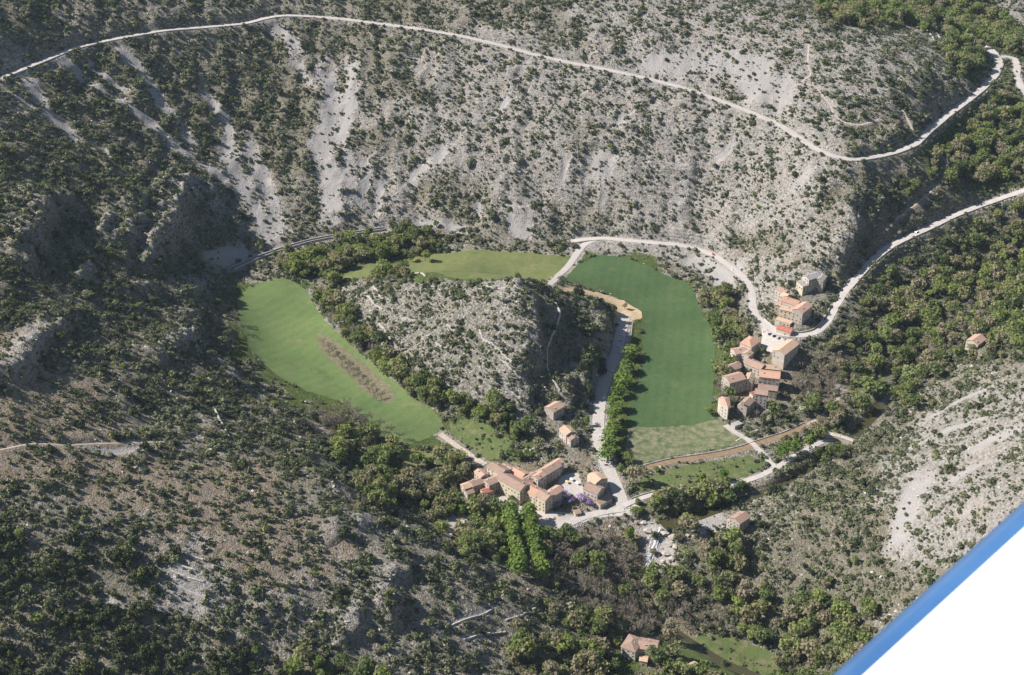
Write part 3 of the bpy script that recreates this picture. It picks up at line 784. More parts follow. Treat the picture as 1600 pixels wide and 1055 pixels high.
def crown(seed, n, rx, rz, zc, leaf, lobes=9, shape='round', lobe_r=.5, mi=0):
    """leaf clumps spread over several uneven lobes; returns verts, faces"""
    g = np.random.default_rng(seed)
    cen = []
    for k in range(lobes):
        d = g.normal(size=3); d /= np.linalg.norm(d)
        rr = (.35 + .4 * g.random())
        cen.append((d[0] * rx * rr, d[1] * rx * rr, zc + d[2] * rz * rr, (lobe_r + .25 * g.random())))
    V, F = [], []
    for k in range(n):
        if shape == 'column':
            z = g.random() ** .9; r = rx * (.25 + .75 * math.sin(math.pi * min(1, .18 + .82 * z)) ** .8) * (.85 + .25 * g.random())
            if z > .9: r *= (1 - z) * 10 * .8 + .1
            a = g.random() * 2 * math.pi
            p = np.array([r * math.cos(a), r * math.sin(a), zc - rz + 2 * rz * z]); nr = np.array([math.cos(a), math.sin(a), .35])
        elif shape == 'cone':
            tier = g.integers(0, 9); zt = (tier + .5 * g.random()) / 9
            a = g.random() * 2 * math.pi; rmax = rx * (1 - .88 * zt) * (.8 + .3 * math.sin(a * 3 + tier * 2))
            r = rmax * math.sqrt(g.random())
            p = np.array([r * math.cos(a), r * math.sin(a), zc - rz + 2 * rz * zt - .12 * r]); nr = np.array([.4 * math.cos(a), .4 * math.sin(a), 1])
        else:
            c = cen[g.integers(0, lobes)]
            d = g.normal(size=3); d /= np.linalg.norm(d)
            if d[2] < -.5: d[2] *= -.6
            rr = c[3] * (.72 + .32 * g.random())
            p = np.array([c[0] + d[0] * rx * rr, c[1] + d[1] * rx * rr, c[2] + d[2] * rz * rr]); nr = d
        nr = nr + .55 * g.normal(size=3); nr /= np.linalg.norm(nr)
        u = np.cross(nr, g.normal(size=3)); u /= np.linalg.norm(u); w = np.cross(nr, u)
        s = leaf * (.6 + .8 * g.random()); b = len(V)
        V += [p - u * s - w * s * .5, p + u * s * .4 - w * s * .8, p + u * s + w * s * .45, p - u * s * .35 + w * s * .85]
        F.append((b, b + 1, b + 2, b + 3))
    return V, F
def trunk_mesh(seed, h, r, zc, rx, nb=5):
    g = random.Random(seed); mb = MB()
    top = Vector((g.uniform(-.04, .04) * h, g.uniform(-.04, .04) * h, h))
    mb.tube((0, 0, -.6), (top.x * .4, top.y * .4, h * .45), r * 1.15, r * .8, 6)
    mb.tube((top.x * .4, top.y * .4, h * .45), top, r * .8, r * .3, 6)
    for k in range(nb):
        a = 2 * math.pi * k / nb + g.uniform(-.4, .4); z = h * g.uniform(.4, .75)
        mb.tube((top.x * .5, top.y * .5, z), (math.cos(a) * rx * .6, math.sin(a) * rx * .6, z + g.uniform(.15, .4) * h), r * .45, r * .12, 4)
    return mb
def bare_crown(seed, h, rx):
    g = random.Random(seed); mb = MB()
    def grow(p, d, L, r, lev):
        q = p + d * L
        mb.tube(p, q, max(r, .055), max(r * .55, .04), 3, 0, False)
        if lev == 0: return
        for k in range(3 if lev > 1 else 5):
            ax = Vector((g.gauss(0, 1), g.gauss(0, 1), g.gauss(0, .5)))
            nd = (d * .9 + ax * .42 + Vector((0, 0, .16))).normalized()
            grow(p + d * L * g.uniform(.55, 1), nd, L * g.uniform(.55, .8), r * .5, lev - 1)
    for k in range(5):
        a = 2 * math.pi * k / 5 + g.uniform(-.4, .4)
        grow(Vector((0, 0, h * g.uniform(.22, .42))), Vector((math.cos(a) * .75 * rx / 4, math.sin(a) * .75 * rx / 4, 1)).normalized(), h * .24, .13, 3)
    return mb
PROTO = {}          # kind -> list of (crown mesh, trunk mesh or None)
def proto(kind, lst): PROTO[kind] = lst
shr = []
for k in range(6):
    V, F = crown(100 + k, 64, 1.0, .72, .55, .30, 5 + k % 3, lobe_r=.5)
    shr.append((mesh_from('shrub_leaves', V, F, [M['leaf_shrub']]), None))
proto('shrub', shr)
def tree_protos(kind, leafmat, cnt, n, rx, rz, zc, leaf, h, r, seed, lobes=10, shape='round', lobe_r=.46):
    out = []
    for k in range(cnt):
        V, F = crown(seed + k, n, rx * (1 + .12 * (k % 3 - 1)), rz, zc, leaf, lobes, shape, lobe_r)
        out.append((mesh_from('crown', V, F, [M[leafmat]]), trunk_mesh(seed + k, h, r, zc, rx).mesh('trunk', M['bark'])))
    proto(kind, out)
tree_protos('broadleaf', 'leaf_green', 5, 340, 4.0, 4.0, 6.0, .62, 7.5, .26, 200)
tree_protos('plane', 'leaf_bright', 4, 520, 4.2, 5.2, 7.6, .62, 10, .32, 220, lobes=14)
tree_protos('oak', 'leaf_oak', 4, 260, 3.2, 2.5, 3.3, .55, 4.2, .24, 240)
tree_protos('cypress', 'leaf_dark', 2, 240, 1.25, 5.6, 6.2, .5, 9, .2, 260, shape='column')
tree_protos('cedar', 'leaf_cedar', 1, 900, 8.0, 9.0, 10.0, .85, 17, .5, 270, shape='cone')
tree_protos('blossom', 'leaf_pale', 2, 420, 4.4, 3.8, 5.2, .5, 6.5, .24, 280)
tree_protos('lime', 'leaf_lime', 2, 520, 4.6, 5.6, 7.6, .6, 9, .3, 290, lobes=13)
tree_protos('wisteria', 'leaf_purple', 3, 300, 4.2, 1.6, 3.6, .5, 3.2, .2, 300)
bl = []
for k in range(4):
    mb = MB(); mb.tube((0, 0, -.6), (0, 0, 4.6), .2, .13, 5)
    bl.append((bare_crown(320 + k, 9.5, 3.4).mesh('branches', M['twig']), mb.mesh('trunk', M['bark'])))
proto('bare', bl)
HT = {'broadleaf': 10.2, 'plane': 13, 'oak': 6.2, 'cypress': 12, 'cedar': 19.5, 'blossom': 9.3, 'lime': 13.5, 'wisteria': 5.4, 'bare': 9.5, 'shrub': 1.25}
NAMES = {'broadleaf': 'broadleaf_tree', 'plane': 'plane_tree', 'oak': 'evergreen_oak', 'cypress': 'cypress', 'cedar': 'cedar_tree', 'blossom': 'blossoming_tree', 'lime': 'silvery_tree', 'wisteria': 'wisteria', 'bare': 'bare_tree', 'shrub': 'shrub'}
def joined(kind):
    out = []
    for cm, tm in PROTO[kind]:
        if tm is None: out.append(cm); continue
        vs = [v.co.copy() for v in cm.vertices] + [v.co.copy() for v in tm.vertices]; nb = len(cm.vertices)
        fs = [tuple(p.vertices) for p in cm.polygons] + [tuple(nb + i for i in p.vertices) for p in tm.polygons]
        out.append(mesh_from(cm.name + '_with_trunk', vs, fs, [cm.materials[0], tm.materials[0]], [0] * len(cm.polygons) + [1] * len(tm.polygons)))
    return out
def plant(kind, x, y, s, sz, label, group, var=None, cat=None):
    z = float(bil(H, x, y))
    cm, tm = PROTO[kind][var if var is not None else random.randrange(len(PROTO[kind]))]
    rz = random.uniform(0, 6.28)
    if tm is None:
        o = link(NAMES[kind], cm); o.location = (x, y, z - .08); o.rotation_euler = (0, 0, rz); o.scale = (s, s * random.uniform(.85, 1.15), sz)
    else:
        o = empty(NAMES[kind], (x, y, z), rz)
        o.scale = (s, s * random.uniform(.9, 1.1), sz)
        link('trunk', tm, o)
        link('branches' if kind == 'bare' else 'crown', cm, o)
    tag(o, label, cat or ('shrub' if kind in ('shrub', 'wisteria') else 'tree'), group)
    return o
keep_out = []                                  # (x, y, radius): buildings and placed trees

# trees the photograph lets one pick out: kind, picture point of the crown's middle, height, width factor, label
AVENUE = 'avenue trees beside the car park'
ROWS2 = 'two close rows of plane trees below the square'
TREES = []
for i, (a, b) in enumerate(P2("985,551 979,573 972,592 966,611 962,630 958,648 957,664 953,679 951,694 949,710")):
    TREES.append(('plane', a, b, 13.5 + (i * 7 % 3), 1.65, 'bright green avenue tree beside the car park lane, number %s from the far end' % ('one two three four five six seven eight nine ten'.split()[i]), AVENUE))
ordn = 'first second third fourth fifth sixth'.split()
for side, x0, y0, x1, y1 in (('left', 796, 797, 811, 884), ('right', 826, 800, 845, 890)):
    for i in range(9):
        t_ = i / 8
        TREES.append(('plane', x0 + (x1 - x0) * t_ ** 1.3, y0 + (y1 - y0) * t_, 18, 1.2, '%s bright plane tree of the %s row below the square' % ('first second third fourth fifth sixth seventh eighth ninth'.split()[i], side), ROWS2))
TREES += [
 ('plane', 722, 796, 12, 1.0, 'big green tree in front of the leftmost village houses', None), ('plane', 742, 792, 12.5, 1.05, 'tall green tree beside the red roofed shed of the village', None),
 ('plane', 762, 797, 10, .9, 'green tree left of the plane tree rows', None), ('plane', 777, 806, 10, .9, 'green tree against the left plane tree row', None), ('broadleaf', 800, 780, 8, .8, 'small tree in the terrace garden below the long cream house', None),
 ('cedar', 651, 757, 21, 1.0, 'large blue green cedar left of the village', None),
 ('blossom', 706, 747, 8, 1.15, 'pale blossoming tree right of the cedar', None), ('lime', 969, 733, 12, .85, 'pale silvery tree at the corner of the car park lane and canal', None),
 ('broadleaf', 1033, 775, 15, 1.35, 'big olive green tree beside the river lane near the pool', None), ('plane', 1097, 748, 13, .95, 'green tree between the canal garden and the river lane', None), ('plane', 1131, 742, 12, .95, 'green tree right of its twin above the river lane', None),
 ('plane', 1222, 706, 15, 1.1, 'tall green tree at the left end of the bridge grove', None), ('plane', 1243, 696, 16, 1.2, 'tall green tree in the middle of the bridge grove', None), ('plane', 1266, 690, 15, 1.1, 'tall green tree at the right end of the bridge grove', None), ('broadleaf', 1280, 678, 12, 1.0, 'green tree close to the stone bridge', None),
 ('blossom', 1201, 655, 9, .85, 'small white blossoming tree right of the church', None), ('blossom', 1254, 641, 11, .9, 'white blossoming tree in the garden right of the hamlet', None),
 ('lime', 1417, 586, 19, 1.35, 'large pale green tree in the side valley wood', None), ('broadleaf', 1362, 602, 19, 1.9, 'huge yellowish green tree in the side valley', None), ('broadleaf', 1392, 502, 15, 1.5, 'round pale olive tree rising from the side valley wood', None),
 ('cedar', 1487, 557, 12, .55, 'dark blue conifer below the right hillside house', None), ('cypress', 1160, 575, 14, .9, 'lone dark cypress at the edge of the hamlet', None),
 ('cypress', 828, 621, 11, .7, 'left of two cypresses above the highest village house', None), ('cypress', 837, 622, 10, .7, 'right of two cypresses above the highest village house', None),
 ('cypress', 1157, 788, 11, .9, 'dark cypress behind the mill house', None), ('cypress', 963, 925, 17, .8, 'tall dark cypress among the bare trees of the gorge', None), ('cedar', 842, 770, 1, .1, '', None),
 ('bare', 1126, 608, 13, 1.5, 'wide bare brown tree left of the hamlet', None), ('bare', 1392, 646, 12, 1.3, 'lone grey bare tree above the rocky right slope', None), ('bare', 1183, 645, 11, .9, 'bare tree beside the church wall', None),
 ('bare', 366, 492, 14, 1.3, 'larger bare tree at the left edge of the pale field', None), ('bare', 372, 508, 12, 1.1, 'smaller bare tree at the left edge of the pale field', None), ('bare', 738, 826, 15, 1.2, 'dark bare tree beside the gravel yard', None), ('bare', 668, 806, 14, .9, 'tall bare tree left of the gravel yard', None),
 ('plane', 1146, 645, 1, .1, '', None), ('broadleaf', 1108, 640, 9, 1.1, 'bright round tree at the field edge below the hamlet', None), ('broadleaf', 976, 478, 7, .9, 'lone round tree on the strip of yellow earth', None),
 ('plane', 1192, 548, 8, .8, 'bright green tree in the hamlet garden', None), ('plane', 917, 656, 10, .85, 'round green tree on the left side of the car park lane', None),
 ('bare', 917, 628, 9, .8, 'reddish bare tree on the left side of the car park', None), ('blossom', 1136, 776, 9, .9, 'pale tree beside the pool near the mill house', None), ('plane', 984, 835, 15, .9, 'bright green tree beside the waterfall', None),
 ('lime', 1336, 875, 10, .8, 'pale grey green pine on the right slope', None), ('plane', 1000, 735, 1, .1, '', None),
 ('wisteria', 880, 771, 5, .95, 'purple wisteria nearest the right end of the long house', 'purple wisterias in the courtyard'), ('wisteria', 893, 782, 5, .8, 'low purple wisteria at the front of the courtyard', 'purple wisterias in the courtyard'),
 ('wisteria', 908, 779, 5.5, 1.05, 'purple wisteria in the middle of the courtyard', 'purple wisterias in the courtyard'), ('wisteria', 921, 785, 5, .8, 'purple wisteria nearest the round ended house', 'purple wisterias in the courtyard'), ('wisteria', 872, 789, 4.5, .7, 'small purple wisteria at the lower corner of the courtyard', 'purple wisterias in the courtyard'),
 ('broadleaf', 891, 104, 8, .8, 'round tree standing alone below the upper road', None), ('broadleaf', 1320, 262, 8, .9, 'yellow green tree below the bend of the upper road', None), ('broadleaf', 1428, 20, 12, 2.2, 'wide yellowish tree at the edge of the far wood', None),
 ('broadleaf', 664, 398, 14, .9, 'tall tree beside the orange tent at the meadow edge', None), ('broadleaf', 642, 402, 10, .9, 'green tree at the right end of the wood behind the meadow', None),
]
for i, (a, b) in enumerate(P2("506,533 514,538 520,546 515,550 528,552 534,560 540,562 535,568 548,570 553,578 546,580 561,582 568,590 562,594 575,595 582,603 577,607 590,609 596,617 588,619")):
    TREES.append(('bare', a, b, 9, 1.1, 'bare tree of the strip crossing the pale field, %s from its upper end' % 'first second third fourth fifth sixth seventh eighth ninth tenth eleventh twelfth thirteenth fourteenth fifteenth sixteenth seventeenth eighteenth nineteenth twentieth'.split()[i], 'bare trees crossing the pale field'))
for i, (a, b) in enumerate(P2("560,640 570,652 580,648 584,664 594,658 600,674 609,667 614,684 624,676 590,678 572,668 636,690")):
    TREES.append(('bare', a, b, 11, 1.05, 'grey bare tree at the lower edge of the pale field, %s from the left' % 'first second third fourth fifth sixth seventh eighth ninth tenth eleventh twelfth'.split()[[0, 1, 3, 4, 6, 7, 8, 9, 10, 5, 2, 11][i]], 'bare trees below the pale field'))
TREES = [t for t in TREES if t[5]]
for kind, a, b, h, wf, lab, grp in TREES:
    x, y, z = hit(a, b, h * .55)
    s = h / HT[kind]
    plant(kind, x, y, s * wf, s, lab, grp)
    keep_out.append((x, y, 4.2 * s * wf))

# ------------------------------------------------------------------ buildings
def roof_mat(name, c1, c2):
    m, nt, b = new_mat(name); t = NT(nt)
    v = t.obj()
    n1 = t.noise(v, .5, 5, .65); n2 = t.noise(v, 3.0, 3, .6)
    col = t.ramp(n1, [(.3, c1), (.7, c2)])
    col = t.mix(t.math('MULTIPLY', t.ramp(n2, [(.45, (0,0,0)), (.7, (1,1,1))]), .4), col, tuple(x * .6 for x in c1))
    rv = t.ramp(t.rnd(), [(0, (.86, .86, .86)), (1, (1.12, 1.1, 1.08))])
    col = t.mix(1.0, col, rv, 'MULTIPLY')
    t.ln(col, b.inputs['Base Color'])
    w = t.node('ShaderNodeTexWave', i_Scale=1.3, i_Distortion=.4); t.ln(v, w.inputs['Vector'])
    t.ln(t.bump(w.outputs['Fac'], .5, .08), b.inputs['Normal'])
    return m
def wall_mat(name, c1, c2):
    m, nt, b = new_mat(name); t = NT(nt)
    v = t.pos()
    n1 = t.noise(v, .35, 5, .6)
    col = t.ramp(n1, [(.3, c1), (.7, c2)])
    vo = t.node('ShaderNodeTexVoronoi', i_Scale=2.2); t.ln(v, vo.inputs['Vector'])
    col = t.mix(.18, col, vo.outputs['Color'], 'SOFT_LIGHT')
    t.ln(col, b.inputs['Base Color'])
    t.ln(t.bump(vo.outputs['Distance'], .4, .06), b.inputs['Normal'])
    return m
RM = {'brown': roof_mat('brown_roof_tiles', (.28, .19, .15), (.40, .285, .225)), 'orange': roof_mat('orange_roof_tiles', (.40, .235, .16), (.50, .32, .235)), 'tan': roof_mat('tan_roof_tiles', (.42, .29, .20), (.54, .40, .29)),
      'pink': roof_mat('salmon_roof_tiles', (.39, .25, .19), (.49, .335, .265)), 'red': roof_mat('red_roof_tiles', (.33, .11, .08), (.42, .17, .12)), 'grey': roof_mat('grey_roof', (.27, .26, .255), (.38, .37, .36))}
WM = {'cream': wall_mat('cream_render', (.50, .43, .31), (.60, .53, .40)), 'stone': wall_mat('grey_stone_wall', (.33, .285, .24), (.45, .40, .345)), 'pale': wall_mat('pale_stone_wall', (.42, .37, .31), (.54, .485, .42))}
M['pane'] = new_mat('window_glass')[0]; M['pane'].node_tree.nodes['Principled BSDF'].inputs['Base Color'].default_value = (.02, .023, .028, 1); M['pane'].node_tree.nodes['Principled BSDF'].inputs['Roughness'].default_value = .15; M['pane'].node_tree.nodes['Principled BSDF'].inputs['Specular IOR Level'].default_value = .5
M['frame'] = flat_mat('window_surround', (.40, .36, .31), (.50, .46, .40), 1.5, 0)
M['door'] = flat_mat('wooden_door', (.20, .085, .05), (.27, .12, .07), 2.0, 0)
def window_meshes(w, h):
    f = MB(); p = MB(); t = .14
    f.box(-w/2 - t, -w/2, -.10, .05, -t, h + t); f.box(w/2, w/2 + t, -.10, .05, -t, h + t)
    f.box(-w/2, w/2, -.10, .05, h, h + t); f.box(-w/2, w/2, -.16, .05, -t, 0)
    f.box(-.03, .03, -.05, .05, 0, h)
    p.box(-w/2, -.03, -.03, .06, 0, h); p.box(.03, w/2, -.03, .06, 0, h)
    return f.mesh('window', M['frame']), p.mesh('pane', M['pane'])
WIN = window_meshes(1.05, 1.5)
dm = MB(); dm.box(-.65, .65, -.06, .06, 0, 2.2); dm.box(-.85, -.65, -.12, .06, 0, 2.4); dm.box(.65, .85, -.12, .06, 0, 2.4); dm.box(-.65, .65, -.12, .06, 2.2, 2.4)
DOOR = mesh_from('door', dm.v, dm.f, [M['door'], M['frame']], [0] * 6 + [1] * 18)
def add_window(root, x, y, z, rz):
    o = link('window', WIN[0], root); o.location = (x, y, z); o.rotation_euler = (0, 0, rz)
    link('pane', WIN[1], o)
def gable(mb, w, d, hw, p, z0):
    a, b = w / 2, d / 2; r = hw + p * b
    mb.add([(-a,-b,z0),(a,-b,z0),(a,b,z0),(-a,b,z0),(-a,-b,hw),(a,-b,hw),(a,b,hw),(-a,b,hw),(-a,0,r),(a,0,r)],
           [(3,2,1,0),(0,1,5,4),(2,3,7,6),(1,2,6,9,5),(3,0,4,8,7)])
def slab(mb, quad, th):
    q = [Vector(v) for v in quad]
    nrm = (q[1] - q[0]).cross(q[2] - q[0]).normalized()
    if nrm.z < 0: q.reverse(); nrm = -nrm
    k = len(q)
    mb.add(q + [v + nrm * th for v in q], [tuple(range(k - 1, -1, -1)), tuple(range(k, 2 * k))] + [(i, (i + 1) % k, k + (i + 1) % k, k + i) for i in range(k)])
def house(label, px, py, w, d, ang, hw, roof='gable', rc='brown', wc='stone', pitch=.42, chim=1, win=.8, door=True, name='house', cat='house', grp=None, dz=0.0):
    k_ = 1.3 if (px > 1110 and py < 700) else 1.22
    w *= k_; d *= k_; hw *= k_ * .94
    x, y, z = hit(px, py, hw + pitch * d / 4)
    z = float(bil(H, x, y)) + dz
    ca, sa = math.cos(R(ang)), math.sin(R(ang))
    cz = [float(bil(H, x + u * ca - v * sa, y + u * sa + v * ca)) for u in (-w/2, w/2) for v in (-d/2, d/2)]
    z0 = min(cz) - z - 1.0
    root = empty(name, (x, y, z), R(ang))
    tag(root, label, cat, grp)
    keep_out.append((x, y, max(w, d) * .5 + 1.5)); keep_out.append((x, y - max(w, d) * .5 - 3, max(w, d) * .4)); keep_out.append((x, y - max(w, d) * .5 - 9, 4.5))
    rnd_ = random.Random(int(px * 31 + py))
    a, b = w / 2, d / 2; o = .35
    wall = MB(); rf = MB(); th = .22
    if roof == 'gable':
        gable(wall, w, d, hw, pitch, z0)
        e = pitch * o
        slab(rf, [(-a-o, -b-o, hw-e), (a+o, -b-o, hw-e), (a+o, 0, hw+pitch*b), (-a-o, 0, hw+pitch*b)], th)
        slab(rf, [(-a-o, b+o, hw-e), (a+o, b+o, hw-e), (a+o, 0, hw+pitch*b), (-a-o, 0, hw+pitch*b)], th)
        rf.tube((-a-o, 0, hw+pitch*b+.16), (a+o, 0, hw+pitch*b+.16), .16, .16, 6)
        ztop = lambda u, v: hw + pitch * (b - abs(v))
    elif roof == 'shed':
        r = hw + pitch * d
        wall.add([(-a,-b,z0),(a,-b,z0),(a,b,z0),(-a,b,z0),(-a,-b,hw),(a,-b,hw),(a,b,r),(-a,b,r)], [(3,2,1,0),(0,1,5,4),(2,3,7,6),(1,2,6,5),(3,0,4,7)])
        slab(rf, [(-a-o, -b-o, hw-pitch*o), (a+o, -b-o, hw-pitch*o), (a+o, b+o, r+pitch*o), (-a-o, b+o, r+pitch*o)], th)
        ztop = lambda u, v: hw + pitch * (v + b)
    elif roof == 'hip':
        wall.box(-a, a, -b, b, z0, hw)
        r = hw + pitch * b; i = max(0.01, a - b)
        e = pitch * o
        A_, B_, C_, D_ = (-a-o,-b-o,hw-e), (a+o,-b-o,hw-e), (a+o,b+o,hw-e), (-a-o,b+o,hw-e)
        P_, Q_ = (-i, 0, r), (i, 0, r)
        for q in ((A_, B_, Q_, P_), (C_, D_, P_, Q_), (B_, C_, Q_), (D_, A_, P_)): slab(rf, q, th)
        ztop = lambda u, v: hw + .5
    elif roof == 'flat':
        wall.box(-a, a, -b, b, z0, hw)
        rf.box(-a-.15, a+.15, -b-.15, b+.15, hw + .003, hw + .25)
        rf.box(-a-.15, a+.15, -b-.15, -b+.1, hw + .25, hw + .5); rf.box(-a-.15, a+.15, b-.1, b+.15, hw + .25, hw + .5)
        ztop = lambda u, v: hw + .2
    wall.build('wall', WM[wc], root)
    ro = rf.build('roof', RM[rc], root)
    for k in range(chim):
        u, v = rnd_.uniform(-.38, .38) * w, rnd_.choice((-1, 1)) * rnd_.uniform(.1, .3) * d
        c = MB(); zt = ztop(u, v); c.box(u-.35, u+.35, v-.3, v+.3, zt - .5, zt + 1.3); c.box(u-.45, u+.45, v-.4, v+.4, zt + 1.3, zt + 1.45)
        c.build('chimney', WM['pale'], ro)
    # openings on the four walls
    for (L, fx, fy, rz) in ((w, 0, -b, 0), (d, a, 0, math.pi/2), (w, 0, b, math.pi), (d, -a, 0, -math.pi/2)):
        facing = math.sin(R(ang) + rz - math.pi/2)
        if facing > .35: continue                        # walls turned away from the valley keep no openings in view
        ncol = int(L / 3.2)
        for s_ in range(int(hw / 3.1)):
            for c_ in range(ncol):
                if rnd_.random() > win: continue
                t_ = (c_ + .5) / ncol * L - L / 2 + rnd_.uniform(-.3, .3)
                if s_ == 0 and door and c_ == ncol // 2 and rz == 0: continue
                q = Vector((t_, 0)); qx = t_ * math.cos(rz) + fx; qy = t_ * math.sin(rz) + fy
                add_window(root, qx, qy, 1.1 + s_ * 3.0, rz)
        if door and rz == 0:
            do = link('door', DOOR, root); do.location = (((ncol // 2 + .5) / max(1, ncol) * L - L / 2) if ncol else 0, fy, 0)
    return root
